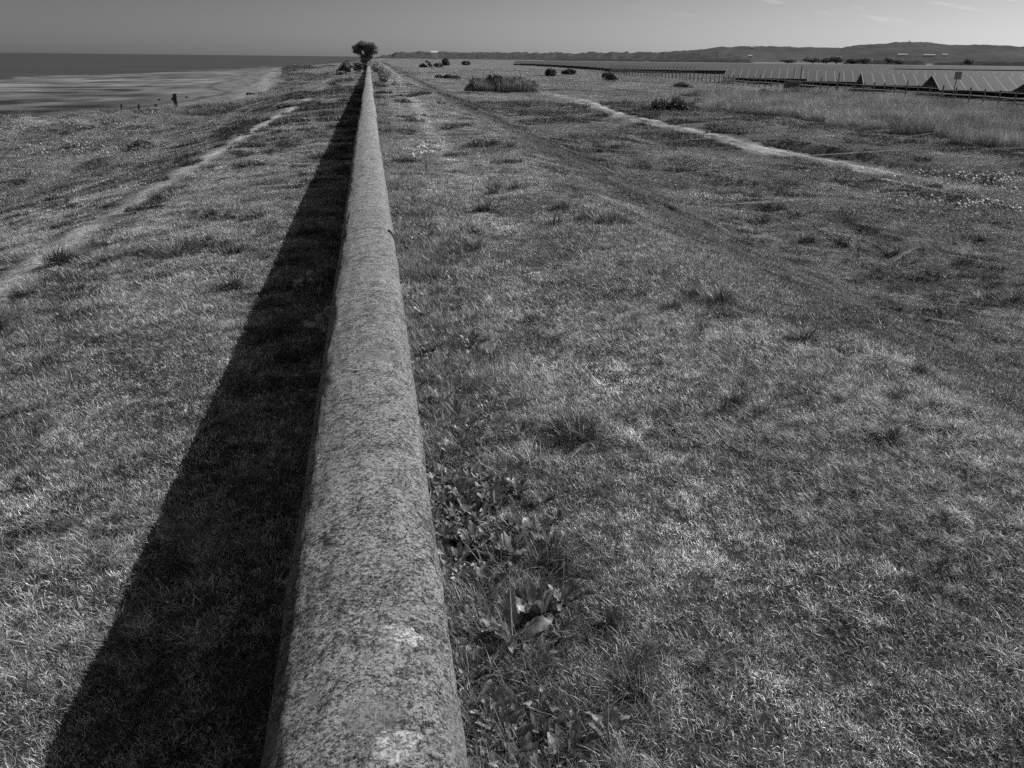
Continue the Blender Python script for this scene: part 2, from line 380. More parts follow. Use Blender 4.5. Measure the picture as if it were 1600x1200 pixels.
def tone_fn(x, y):
    """large-scale albedo and grit of the bare sheet"""
    d = np.hypot(x, y)
    xg = np.interp(y, _yg, _xg) + (fbm(x*0+7, y*.15, 9)-.5)*2.2*sst(20, 45, y); xs = np.interp(y, _ys, _xs)
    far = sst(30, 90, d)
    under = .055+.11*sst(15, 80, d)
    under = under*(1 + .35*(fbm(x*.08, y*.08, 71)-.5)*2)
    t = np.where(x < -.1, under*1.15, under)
    g = np.ones_like(t)
    # paths
    pc = np.interp(y, [8, 86], [1.33, 2.6])
    crest = np.exp(-((x-pc)/.33)**2)*sst(9, 22, y)*(1-sst(120, 200, y))
    t = t + .13*crest
    lp = np.exp(-((x-trk_l(y)-(fbm(y*1.1, x*0, 43)-.5)*.18)/.28)**2)*(1-sst(50, 75, y))
    t = t + (.34*lp)*sst(.2, .5, fbm(x*1.5, y*.8, 44)+.1)
    dt = np.abs(x-trk_x(y)-(fbm(y*.3, x*0, 41)-.5)*.6)
    wd = np.interp(y, [14, 20, 23, 30, 60, 85], [.2, .35, .8, 1.05, 1.0, .8])
    tk = (1-sst(wd*.6, wd*1.25, dt+(fbm(x*2, y*2, 45)-.5)*.9))*sst(15, 20, y)*(1-sst(84, 92, y))
    t = t + .12*tk*(1-.45*np.exp(-(dt/.22)**2))
    # beach: shingle and sand, then streaky tidal flat
    beach = (x < xg)
    st = fbm(x*.02+y*.004, y*.028, 60, 5); st2 = fbm(x*.12, y*.16, 61, 4)
    shing = .17+.20*(fbm(x*1.2, y*.6, 62)-.5)+.16*np.exp(-((xg-x-2.2)/1.8)**2)
    flat = .135 + .30*(st-.5)+.30*(st2-.5)+.25*(fbm(x*.4, y*.3, 66, 3)-.5)
    u = np.clip((xg-x)/14, 0, 1)
    tb = shing*(1-sst(.5, 1, u))+flat*sst(.5, 1, u)
    tide = np.exp(-((xg-x-7-14*(fbm(y*.035, x*0, 63)-.5))/.5)**2)+.8*np.exp(-((xg-x-4-5*(fbm(y*.09, x*0, 64)-.5))/.25)**2)
    wet = sst(.52, .62, fbm(x*.05, y*.02, 65)); tb = tb*(1-.55*tide)*(1-.35*wet*u)
    t = np.where(beach, np.clip(tb, .03, .4), t); g = np.where(beach, .45, g)
    return t, g

def ground_mesh():
    def lines(lo, hi, s0, k):
        p = [0.]; 
        while p[-1] < hi: p.append(p[-1]+max(s0, k*abs(p[-1])))
        q = [0.]
        while q[-1] > lo: q.append(q[-1]-max(s0, k*abs(q[-1])))
        return np.array(q[:0:-1]+p)
    X = lines(-24000, 24000, .06, .021); Y = lines(-14, 24000, .06, .013); Y = Y[(Y > .6) | (np.arange(len(Y)) % 8 == 0)]
    gx, gy = np.meshgrid(X, Y); fx = gx.ravel(); fy = gy.ravel()
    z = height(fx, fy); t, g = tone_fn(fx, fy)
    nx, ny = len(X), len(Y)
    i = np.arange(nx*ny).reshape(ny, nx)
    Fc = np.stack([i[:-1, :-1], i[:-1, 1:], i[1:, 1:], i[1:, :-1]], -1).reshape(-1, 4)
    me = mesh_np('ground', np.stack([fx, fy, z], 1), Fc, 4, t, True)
    a = me.attributes.new('grit', 'FLOAT', 'POINT'); a.data.foreach_set('value', g.astype(np.float32))
    return me
tag(obj('ground', ground_mesh(), GROUND), 'rough turf sheet of embankment, meadow, foreshore and tidal flat', 'ground', kind='structure')
mb = MB(); mb.poly([(-30000, -200, SEA_Z), (4000, -200, SEA_Z), (4000, 30000, SEA_Z), (-30000, 30000, SEA_Z)])
tag(mb.build('sea', SEA), 'flat grey sea reaching the horizon beyond the tidal flats', 'sea', kind='structure')

# track and footpath strips draped over the sheet, edges dipping under it
def strip(name, ys, xf, wf, tone, lift, mat, seed):
    nx = 17; V = []; T = []
    for y in ys:
        for j in range(nx):
            u = j/(nx-1)*2-1; V.append((xf(y)+u*wf(y)*1.25, y, u))
    V = np.array(V); u = V[:, 2].copy(); x, y = V[:, 0], V[:, 1]
    edge = np.abs(u)+.55*(fbm(x*2.2, y*1.3, seed)-.5)
    z = height(x, y)+lift-.10*sst(.55, 1.0, edge)
    V[:, 2] = z
    i = np.arange(len(V)).reshape(-1, nx)
    Fc = np.stack([i[:-1, :-1], i[:-1, 1:], i[1:, 1:], i[1:, :-1]], -1).reshape(-1, 4)
    t = tone*(1+1.1*(fbm(x*1.5, y*.8, seed+3)-.5)*2)*(1-.35*np.exp(-(u/.22)**2))
    me = mesh_np(name, V, Fc, 4, t, True)
    a = me.attributes.new('grit', 'FLOAT', 'POINT'); a.data.foreach_set('value', np.full(len(V), .55, np.float32))
    return obj(name, me, mat)
tag(strip('track', np.geomspace(19.5, 88, 420), lambda y: float(trk_x(y)+(fbm(np.array([y*.3]), np.array([0.]), 41)[0]-.5)*.6),
      lambda y: float(np.interp(y, [19, 22, 25, 32, 60, 88], [.2, .4, .62,   .72, .8, .7])), .33, .03, GROUND, 81), 'pale gravel track crossing the meadow', 'track', kind='structure')

# ------------------------------------------------------------------ the sea wall
PROF = [(.136, -.30), (.134, 0), (.131, .2), (.128, .40), (.124, .48), (.118, .515), (.106, .541), (.088, .562), (.066, .578), (.040, .590), (.01, .597), (-.03, .600), (-.07, .600), (-.11, .595), (-.15, .586),
        (-.190, .573), (-.225, .557), (-.252, .538), (-.270, .514), (-.280, .486), (-.286, .454), (-.288, .40), (-.282, .33), (-.274, .2), (-.268, 0), (-.263, -.2), (-.26, -.55)]
wall = empty('sea_wall', (0, 1.2, 0), 'long straight concrete sea wall with rounded lichen-spotted coping and dark shadow on its left', 'sea wall')
def densify(P, k=3):
    o = []
    for a, b in zip(P[:-1], P[1:]):
        for j in range(k): o.append((a[0]+(b[0]-a[0])*j/k, a[1]+(b[1]-a[1])*j/k))
    return np.array(o+[P[-1]])
PR = densify(PROF, 3)
joints = [-6.0, 6.34, 12.6, 19.4, 26.5, 33.4, 40.3, 56.9, 73.5, 100, 140, 200, 330]
for s in range(len(joints)-1):
    y0, y1 = joints[s]+.0035, joints[s+1]-.0035
    ys = [y0]
    while ys[-1] < y1:
        ys.append(ys[-1]+max(.022 if s == 0 else .03, .012*abs(ys[-1])) if ys[-1] > 0.6 else min(ys[-1]+.3, .61))
    ys[-1] = y1; ys = np.array(ys)
    off = (0, .0015, -.002, .003, 0, .01, .02, .03, .035, .05, .05, .05)[s]; dz = (0, .0015, 0, .003, -.004, .0, .01, .01, .02, .0, .03, 0)[s]
    gy, gp = np.meshgrid(ys, np.arange(len(PR)), indexing='ij')
    px = PR[gp, 0]; pz = PR[gp, 1]
    n = (fbm(gy*22, gp*.9+s*9, 101, 4)-.5)*.007 + (fbm(gy*3, gp*.25, 103, 3)-.5)*.012
    # broken arrises and spalls at the left shoulder
    sp = sst(.6, .8, fbm(gy*9, gp*.5+3, 105, 4))*.006*np.exp(-((px+.27)/.03)**2)
    nxv = np.gradient(PR[:, 1])[gp]; nzv = -np.gradient(PR[:, 0])[gp]; ln = np.hypot(nxv, nzv)+1e-9
    disp = n-sp
    en = np.minimum(gy-y0, y1-gy); disp = disp-.003*np.exp(-en/.008)
    X = px+off+disp*nxv/ln + .008*np.sin(gy*.21+s); Z = pz+dz+disp*nzv/ln
    V = np.stack([X.ravel(), gy.ravel()-1.2, Z.ravel()], 1); m = len(PR)
    i = np.arange(len(V)).reshape(len(ys), m)
    Fc = np.stack([i[:-1, :-1], i[1:, :-1], i[1:, 1:], i[:-1, 1:]], -1).reshape(-1, 4)
    me = mesh_np('wall_section', V, Fc, 4, None, True)
    o = obj('wall_section', me, CONC, wall)
    mb = MB()  # end faces
    me2 = None
# dark mortar core closes the joints
mb = MB()
for y in joints[1:-1]:
    mb.poly([(p[0]*.992+.0, y-1.2-.001, p[1]*.994) for p in PROF][::-1])
    mb.poly([(p[0]*.992+.0, y-1.2+.001, p[1]*.994) for p in PROF])
mb.build('joint_filler', plain('dark_mortar', .04, .95, 40, .3), wall)
LICH = MT('pale_lichen'); _a = LICH.noise(150, 5, .8); _b = LICH.noise(40, 4, .7)
LICH.princ(LICH.math('MULTIPLY', LICH.rng(_a, .42, .58, .10, .55), LICH.rng(_b, .38, .62, .6, 1.3)), .95, .1, LICH.bump(_a, .5, .003)); LICH = LICH.m
def top_z(x):
    q = [p for p in PROF if p[1] > .5][::-1]
    return float(np.interp(x, [p[0] for p in q], [p[1] for p in q]))
for px, py, rd_ in ((628, 990, .055), (612, 1165, .046)):
    x, y = at(px, py, .598); V = []; Fc = []; nr, na_ = 5, 34
    for r_ in range(nr+1):
        for a_ in range(na_):
            th = 2*math.pi*a_/na_; k_ = rd_*(.02+.98*r_/nr)*(1+.9*(float(vn(np.array([math.cos(th)*2.2+px]), np.array([math.sin(th)*2.2+py]), 7)[0])-.5)+.25*(float(vn(np.array([math.cos(th)*7+px]), np.array([math.sin(th)*7]), 8)[0])-.5))
            xx, yy = x+k_*math.cos(th)*1.1, y+k_*math.sin(th)
            V.append((xx, yy-1.2, top_z(xx)+.0045-.009*(r_/nr)**5))
    for r_ in range(nr):
        for a_ in range(na_): Fc.append((r_*na_+a_, (r_+1)*na_+a_, (r_+1)*na_+(a_+1) % na_, r_*na_+(a_+1) % na_))

    obj('lichen_patch', mesh_np('lichen_patch', np.array(V), np.array(Fc), 4, None, True), LICH, wall)
# dark hook curling over the edge at the first joint
mb = MB(); mb.tube([(.085, 5.08, .578), (.105, 5.07, .562), (.122, 5.03, .53), (.129, 4.97, .49), (.132, 4.90, .43), (.132, 4.86, .36)], [.006, .010, .012, .012, .010, .006], 8)
mb.build('joint_hook', plain('hook_dark', .03, .7, 60, .3), wall, (0, .06, 0), True)

# ------------------------------------------------------------------ grass
def blades(P, ln, wd, lean, az, curl, tone, segs=3, base_dark=.16):  # shading put into the tone: blade feet darker than tips
    """P (n,3) roots; all other args (n,)"""
    n = len(P); ts = np.linspace(0, 1, segs+1)
    fa = rng.uniform(0, 2*math.pi, n)   # width direction, mostly across the lean
    wa = az+math.pi/2+rng.normal(0, .5, n)
    wx, wy = np.cos(wa), np.sin(wa)
    V = np.zeros((n, segs+1, 2, 3)); T = np.zeros((n, segs+1, 2))
    hx = np.zeros(n); hz = np.zeros(n); prev = 0
    for k, t in enumerate(ts):
        if k:
            a = lean+curl*(t-.5/segs)
            hx = hx+np.sin(a)*ln/segs; hz = hz+np.cos(a)*ln/segs
        ww = wd*.5*np.clip(1.0-t**1.8, .08, 1)*(.75+.5*min(t*3, .5))
        c = np.stack([P[:, 0]+hx*np.cos(az), P[:, 1]+hx*np.sin(az), P[:, 2]+hz], 1)
        o = np.stack([wx*ww, wy*ww, np.zeros(n)], 1)
        V[:, k, 0] = c-o; V[:, k, 1] = c+o
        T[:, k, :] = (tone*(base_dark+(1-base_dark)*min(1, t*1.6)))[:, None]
    m = (segs+1)*2
    base = (np.arange(n)*m)[:, None]
    q = np.array([[2*k, 2*k+1, 2*k+3, 2*k+2] for k in range(segs)])
    Fc = (base[:, :, None]+q[None]).reshape(-1, 4)
    return V.reshape(-1, 3), Fc, T.reshape(-1)

def tones(n, lo=.10, hi=.34, dry=.15, dryv=.62):
    t = rng.uniform(lo, hi, n)
    k = rng.random(n) < dry
    t[k] = rng.uniform(dryv*.7, dryv, k.sum()); return t

def patch(name, size, n, l0, l1, w, lean0, lean1, curl, clump=0.0, lo=.1, hi=.34, dry=.15, dryv=.62, segs=3, flow=None, round_=True):
    P = np.zeros((n, 3))
    r = np.sqrt(rng.random(n))*size*.5*1.15; th = rng.uniform(0, 2*math.pi, n)
    P[:, 0] = r*np.cos(th); P[:, 1] = r*np.sin(th)
    if clump > 0:
        kc = max(5, int(n/45)); cx = rng.uniform(-.5, .5, (kc, 2))*size
        id_ = rng.integers(0, kc, n); mv = rng.random(n) < clump
        P[mv, :2] = cx[id_[mv]]+rng.normal(0, size*.045, (mv.sum(), 2))
    ln = rng.uniform(l0, l1, n)*(.6+.8*vn(P[:, 0]*6/size, P[:, 1]*6/size, 5))
    az = rng.uniform(0, 2*math.pi, n)
    if flow is not None: az = flow+rng.normal(0, .7, n)
    lean = rng.uniform(lean0, lean1, n); cu = np.minimum(rng.normal(curl, .35, n), 1.75-lean)
    P[:, 2] = -.002+.004*rng.random(n)
    wv = w*rng.uniform(.6, 1.3, n)
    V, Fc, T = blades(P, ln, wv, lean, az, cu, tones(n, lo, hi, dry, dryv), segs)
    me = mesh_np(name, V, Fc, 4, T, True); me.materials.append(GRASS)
    return me

protos = bpy.data.collections.new('grass_prototypes')      # not linked: only instanced
def proto_set(tagname, meshes):
    c = bpy.data.collections.new(tagname)
    for i, me in enumerate(meshes):
        o = bpy.data.objects.new('%s_%02d' % (tagname, i), me); c.objects.link(o)
    return c

def scatter(name, pts, yaw, scl, idx, coll, label, cat, tilt=True):
    n = len(pts)
    x, y = pts[:, 0], pts[:, 1]
    z = height(x, y)
    e = .12
    if tilt:
        dzx = (height(x+e, y)-height(x-e, y))/(2*e); dzy = (height(x, y+e)-height(x, y-e))/(2*e)
        dzx = np.clip(dzx, -.45, .45); dzy = np.clip(dzy, -.45, .45)
    else: dzx = dzy = np.zeros(n)
    # normal tilt first, yaw inside: R = Rtilt * Rz
    rot = np.zeros((n, 3), np.float32)
    for k in range(n):
        nv = Vector((-dzx[k], -dzy[k], 1)).normalized()
        q = Vector((0, 0, 1)).rotation_difference(nv) @ Euler((0, 0, yaw[k])).to_quaternion()
        rot[k] = q.to_euler()
    me = bpy.data.meshes.new(name); me.vertices.add(n)
    me.vertices.foreach_set('co', np.stack([x, y, z], 1).astype(np.float32).ravel())
    a = me.attributes.new('rot', 'FLOAT_VECTOR', 'POINT'); a.data.foreach_set('vector', rot.ravel())
    a = me.attributes.new('scl', 'FLOAT', 'POINT'); a.data.foreach_set('value', np.asarray(scl, np.float32))
    a = me.attributes.new('idx', 'INT', 'POINT'); a.data.foreach_set('value', np.asarray(idx, np.int32))
    me.update()
    o = bpy.data.objects.new(name, me); col.objects.link(o)
    g = bpy.data.node_groups.new(name+'_nodes', 'GeometryNodeTree')
    g.interface.new_socket('Geometry', in_out='INPUT', socket_type='NodeSocketGeometry')
    g.interface.new_socket('Geometry', in_out='OUTPUT', socket_type='NodeSocketGeometry')
    gi = g.nodes.new('NodeGroupInput'); go = g.nodes.new('NodeGroupOutput')
    ip = g.nodes.new('GeometryNodeInstanceOnPoints'); ci = g.nodes.new('GeometryNodeCollectionInfo')
    ci.inputs['Collection'].default_value = coll; ci.inputs['Separate Children'].default_value = True; ci.inputs['Reset Children'].default_value = True
    def na(nm, ty):
        q = g.nodes.new('GeometryNodeInputNamedAttribute'); q.data_type = ty; q.inputs[0].default_value = nm
        return q.outputs['Attribute']
    g.links.new(gi.outputs[0], ip.inputs['Points']); g.links.new(ci.outputs[0], ip.inputs['Instance'])
    ip.inputs['Pick Instance'].default_value = True
    g.links.new(na('idx', 'INT'), ip.inputs['Instance Index'])
    g.links.new(na('rot', 'FLOAT_VECTOR'), ip.inputs['Rotation']); g.links.new(na('scl', 'FLOAT'), ip.inputs['Scale'])
    g.links.new(ip.outputs[0], go.inputs[0])
    m = o.modifiers.new('scatter', 'NODES'); m.node_group = g
    return tag(o, label, cat, kind='stuff')

def jgrid(x0, x1, y0, y1, st, jit=.5):
    X = np.arange(x0, x1, st); Y = np.arange(y0, y1, st)
    gx, gy = np.meshgrid(X, Y); n = gx.size
    p = np.stack([gx.ravel()+rng.uniform(-jit, jit, n)*st, gy.ravel()+rng.uniform(-jit, jit, n)*st], 1)
    # only what the frame (plus a margin) can see
    z = height(p[:, 0], p[:, 1]); d = np.stack([p[:, 0], p[:, 1], z-ZC], 1)
    zf = d@CF; u = 800+F_PX*(d@CR)/np.maximum(zf, .05); v = 600-F_PX*(d@CU)/np.maximum(zf, .05)
    k = (zf > .1) & (u > -220-300/zf) & (u < 1820+300/zf) & (v < 1200+420/zf) & (v > 40)
    return p[k]

# near (0.36 m), middle (0.9 m) and far (2.6 m) patches of four characters
def quad(sz, n, wmul, lmul, tagn):   # size, blades, width and length factors
    short = [patch('turf', sz, int(n*1.5), .014*lmul, .034*lmul, .0017*wmul, .15, 1.2, .25, .5, .04, .36, .16, .80) for _ in range(5)]
    longg = [patch('long_grass', sz, int(n*1.1), .03*lmul, .070*lmul, .0019*wmul, .1, 1.1, .9, .65, .06, .32, .14, .65, segs=4) for _ in range(4)]
    dry = [patch('dry_grass', sz, int(n*1.5), .014*lmul, .042*lmul, .0014*wmul, .3, 1.3, .25, .6, .04, .34, .26, .85) for _ in range(4)]
    thin = [patch('thin_grass', sz, int(n*.5), .018*lmul, .05*lmul, .0021*wmul, .2, 1.2, .3, .5, .10, .32, .25, .65) for _ in range(3)]
    return proto_set(tagn, short+longg+dry+thin)
NEAR = quad(.36, 760, 1.0, 1.0, 'near')
MID = quad(.9, 3000, 1.3, .95, 'mid')
FAR = quad(2.6, 6500, 2.7, 1.2, 'far')
XFAR = proto_set('xfar', [bpy.data.objects[o.name].data for o in FAR.objects])
K_SHORT, K_LONG, K_DRY, K_THIN = (0, 5), (5, 4), (9, 4), (13, 3)
def pick(kind):
    a = np.array([K_SHORT, K_LONG, K_DRY, K_THIN])[kind]
    return a[:, 0]+(rng.random(len(kind))*a[:, 1]).astype(int)

def character(p, sz=.36):
    """0 short, 1 long, 2 dry, 3 thin, -1 none ; and a scale"""
    x, y = p[:, 0], p[:, 1]; n = len(p); u = rng.random(n)
    b = fbm(x*.9, y*.9, 201, 3); c = fbm(x*.35, y*.35, 203, 3); f = fbm(x*2.6, y*2.6, 205, 3)
    k = np.zeros(n, int); s = rng.uniform(.8, 1.15, n)
    right = x > -.05
    # right crest
    k[right & (b > .60)] = 1
    edge = right & (x < .42+.35*(b-.3)*2); k[edge] = 1; s[edge] *= 1.25
    k[right & (x > 2.3+.8*(c-.5)) & (x < 3.9) & (f+b > 1.02)] = 1
    bank = (x > 3.3) & (x < 7); k[bank & (c > .32)] = 1
    mea = x >= 7; k[mea] = np.where(f[mea] > .56, 1, 0)
    k[right & (f < .24) & (x < 3.2) & (sz < .5)] = 3
    # left side
    left = ~right
    k[left] = np.where(u[left] < .55, 2, 0)
    k[left & (b > .53)] = 1
    k[left & (f < .36) & (sz < 1)] = 3
    sh = left & (x > -1.5); k[sh & (u < .5)] = 0
    pl = left & (np.abs(x-trk_l(y)-(fbm(y*1.1, x*0, 43)-.5)*.18) < .34+.15*(b-.5)+.36*(sz-.36)) & (y < 75); k[pl] = 3
    k[pl & (u < (.75 if sz < 1 else 1))] = -1
    k[left & (x < -8) & (b > .45)] = 1
    k[(x > 45) & (x < 56) & (u < .7)] = 3
    # crest path worn, main track bare
    pc = 1.45
    pcl = np.interp(y, [8, 86], [1.33, 2.6]); on = (np.abs(x-pcl) < .26+.1*sz) & (y > 7); k[on] = 0; s[on] *= .7; k[on & (y > 13) & (u < .35)] = 3
    wd = np.interp(y, [14, 20, 23, 30, 60, 85], [.0, .1, .55, .7, .75, .6])
    k[(np.abs(x-trk_x(y)-(fbm(y*.3, x*0, 41)-.5)*.6) < wd+.36*sz) & (y > 19) & (y < 90)] = -1
    # the wall itself and the beach
    k[(x > -.34) & (x < .16)] = -1
    xg = np.interp(y, _yg, _xg); k[x < xg+.4] = -1
    return k, s

def zone(name, coll, x0, x1, y0, y1, st, keep, label, sm=1.0):
    p = jgrid(x0, x1, y0, y1, st); d = np.hypot(p[:, 0], p[:, 1])
    p = p[keep(p, d)]
    k, s = character(p, {'near': .36, 'mid': .9, 'far': 2.6, 'xfar': 2.6}[coll.name]); ok = k >= 0; p, k, s = p[ok], k[ok], s[ok]
    print(name, len(p))
    return scatter(name, p, rng.uniform(0, 6.28, len(p)), s*sm, pick(k), coll, label, 'grass')
fuzz = lambda p, a: a*(1+.18*(rng.random(len(p))-.5))
zone('grass', NEAR, -7, 6.5, .5, 7.5, .17, lambda p, d: d < fuzz(p, 5.6), 'short wiry turf nearest the camera on both sides of the wall')
zone('grass', MID, -16, 20, 3, 24, .40, lambda p, d: (d > fuzz(p, 5.3)) & (d < fuzz(p, 19)), 'rough grass in the middle distance on both sides of the wall')
zone('grass', MID, -3.6, 5.4, 15, 58, .44, lambda p, d: (d > fuzz(p, 17.5)) & (d < fuzz(p, 54)), 'rough turf flanking the wall beyond the first joints')
zone('grass', XFAR, -70, 170, 70, 300, 3.4, lambda p, d: (d > fuzz(p, 84)) & (d < 290), 'rough pasture beyond the shrubs as far as the solar rows', 2.3)
zone('grass', FAR, -45, 75, 12, 105, 1.15, lambda p, d: (d > fuzz(p, 17.5)) & (d < fuzz(p, 90)) & ((np.abs(p[:, 0]-1) > 4.2) | (d > 52)), 'rough pasture far along the embankment and meadow')
# ragged fringe hugging both feet of the wall
fy = np.concatenate([np.arange(.8, 14, .12), np.arange(14, 60, .3)]); fx = np.where(rng.random(len(fy)) < .7, .155, -.30)+rng.normal(0, .012, len(fy))
fp = np.stack([fx, fy+rng.uniform(-.04, .04, len(fy))], 1)
tuft = proto_set('fringe', [patch('tuft', .13, 150, .045, .135, .0026, .02, .75, .7, 0, .08, .30, .14, .6, segs=4) for _ in range(5)])
ny_ = 1300; yy_ = .8+13*rng.random(ny_)**1.2; xx_ = .17+np.abs(rng.normal(0, .24, ny_)); q_ = np.stack([xx_, yy_], 1)[fbm(yy_*1.1, xx_*2, 95) > .42]; q_ = q_[q_[:, 0] < .85]; fp = np.concatenate([fp, q_])
scatter('grass_fringe', fp, rng.uniform(0, 6.28, len(fp)), rng.uniform(.5, 1.1, len(fp)), rng.integers(0, 5, len(fp)), tuft, 'longer ragged grass growing against the foot of the wall', 'grass', False)
# unnumbered small tufts for hummocky texture, shade put in as very dark blades
hum = proto_set('hummock', [patch('hummock', .30, 520, .05, .12, .0036, .05, 1.2, 1.0, .6, .012, .055, .03, .25, segs=3) for _ in range(5)])
p = jgrid(-20, 40, 2.2, 64, .52); d = np.hypot(p[:, 0], p[:, 1]); f = fbm(p[:, 0]*.5, p[:, 1]*.5, 301, 3)
kk, _ = character(p)
pr = np.where(p[:, 0] > 6.5, .52, np.where(p[:, 0] > 2.9, .12, np.where(p[:, 0] > 0, .13, .42)))*sst(.38, .60, f)*2.3
m = (rng.random(len(p)) < pr) & (kk >= 0); p = p[m]; d = d[m]
sc_ = rng.uniform(.6, 1.5, len(p))*(1+np.clip(d-12, 0, 40)*.03)*np.clip(d/7, .45, 1)
ry = np.concatenate([np.linspace(12.7, 16.2, 34), np.linspace(21.5, 34, 60)]); rx = np.where(ry < 17, np.interp(ry, [12.6, 13.5, 14.3, 15.6, 16.4], [8.5, 8.95, 9.5, 9.75, 9.9])-.12, np.interp(ry, [21, 22.1, 23.2, 25.5, 29.6, 36], [20.5, 18.9, 17.6, 16.5, 15.9, 15.9])-.1)
p = np.concatenate([p, np.stack([rx+rng.normal(0, .07, len(rx)), ry], 1)]); sc_ = np.concatenate([sc_, rng.uniform(.5, 1.3, len(rx))])
print('hummocks', len(p))
scatter('small_grass_tufts', p, rng.uniform(0, 6.28, len(p)), sc_, rng.integers(0, 5, len(p)), hum, 'countless small dark tufts dotted over meadow and foreshore', 'grass')
p = jgrid(-45, 0, 52, 330, 1.5); u = p[:, 0]-np.interp(p[:, 1], _yg, _xg)
m = (u > .2) & (u < 9) & (rng.random(len(p)) < .75*sst(.45, .58, fbm(p[:, 0]*.16, p[:, 1]*.07, 321))); p = p[m]
print('scrub', len(p))
scatter('dune_scrub', p, rng.uniform(0, 6.28, len(p)), rng.uniform(2.0, 4.5, len(p))*(1+p[:, 1]/250), rng.integers(0, 5, len(p)), hum, 'dark low scrub along the brink above the beach', 'scrub', False)
# tall pale grass belt before the fence
tall = proto_set('tall', [patch('tall_grass', 1.6, 1500, .35, .85, .013, .02, .35, .45, .3, .08, .24, .2, .42, segs=3) for _ in range(4)])
p = jgrid(17, 50, 24, 78, .95)
u = p[:, 0]-np.interp(p[:, 1], [24, 39, 57, 80], [22.5, 21.8, 21.5, 30])+4*(fbm(p[:, 0]*.2, p[:, 1]*.2, 311)-.5)
m = (u > 0) & (p[:, 0] < 43.5) & (rng.random(len(p)) < sst(0, 4, u)*(.35+.65*fbm(p[:, 0]*.15, p[:, 1]*.15, 312)*1.3)); p = p[m]
print('tall', len(p))
scatter('tall_grass', p, rng.uniform(0, 6.28, len(p)), rng.uniform(.6, 1.1, len(p)), rng.integers(0, 4, len(p)), tall, 'belt of tall pale grass between gravel track and solar fence', 'grass', False)

# white flower heads, stuff
def flower_patch(name, spots, label, n=60, hh=.25):
    V = []; Fc = []; T = []; b = 0
    for (cx, cy, rad) in spots:
        for _ in range(n):
            a = random.uniform(0, 6.28); r = rad*math.sqrt(random.random())
            x = cx+r*math.cos(a)*1.4; y = cy+r*math.sin(a); z = float(height(np.array([x]), np.array([y]))[0])
            h = random.uniform(.5, 1.1)*hh; s = random.uniform(.008, .02)*(1+cy/60); tw = random.uniform(0, 3.1); tl = random.uniform(-1, 1)
            c, sn = math.cos(tw), math.sin(tw)
            for q in ((-1, -1), (1, -1), (1, 1), (-1, 1)):
                V.append((x+s*(q[0]*c-q[1]*sn), y+s*(q[0]*sn+q[1]*c)*.7, z+h+s*(q[0]*tl+q[1]*.6))); T.append(.75)
            Fc.append((b, b+1, b+2, b+3)); b += 4
            for q in ((-.2, 0, 0), (.2, 0, 0), (.12, 0, h), (-.12, 0, h)):
                V.append((x+s*q[0], y+q[1], z+q[2])); T.append(.2)
            Fc.append((b, b+1, b+2, b+3)); b += 4
    return tag(obj(name, mesh_np(name, np.array(V), np.array(Fc), 4, np.array(T)), LEAF), label, 'flowers', kind='stuff')
flower_patch('white_flowers', [(16.2, 21.6, 1.1), (17.2, 21.2, .8), (15.0, 22.6, .8), (16.5, 19.8, .7), (12.9, 16.9, .6), (13.6, 16.6, .5), (12.2, 17.4, .5)], 'scattered white flower heads beside the end of the track')
flower_patch('white_flowers', [(-13.5, 43.8, 2.2), (-15.6, 42, 1.8), (-9.8, 31.4, 1.0), (-11.2, 33, .9), (-12, 55, 2)], 'scattered white flower heads in the grass above the beach', 60, .35)

# ------------------------------------------------------------------ tussocks (things)
def tussock_mesh(rad, h, n, dark=1.0):
    n = int(n*1.7)
    P = np.zeros((n, 3)); r = np.abs(rng.normal(0, .45, n))*rad; th = rng.uniform(0, 6.28, n)
    P[:, 0] = r*np.cos(th); P[:, 1] = r*np.sin(th); P[:, 2] = -.02
    cc = rng.normal(0, rad*.55, (5, 2)); ci_ = rng.integers(0, 5, n); P[:, :2] = P[:, :2]*.6+cc[ci_]; h = h*rng.uniform(.5, 1.1, 5)[ci_]
    az = th+rng.normal(0, 1.1, n)+rng.uniform(-1, 1, 5)[ci_]; lean = np.clip(r/rad*.8+rng.normal(0, .25, n), 0, 1.3); cu = rng.uniform(.2, 1.9, n)
    V, Fc, T = blades(P, rng.uniform(.35, 1.1, n)*h, rng.uniform(.0022, .0042, n), lean, az, cu, tones(n, .02*dark, .10*dark, .06, .4), 4, .2)
    return mesh_np('grass_tussock', V, Fc, 4, T, True)
TM = [tussock_mesh(.20, .17, 1000), tussock_mesh(.16, .13, 800), tussock_mesh(.24, .15, 1200), tussock_mesh(.28, .24, 1400)]
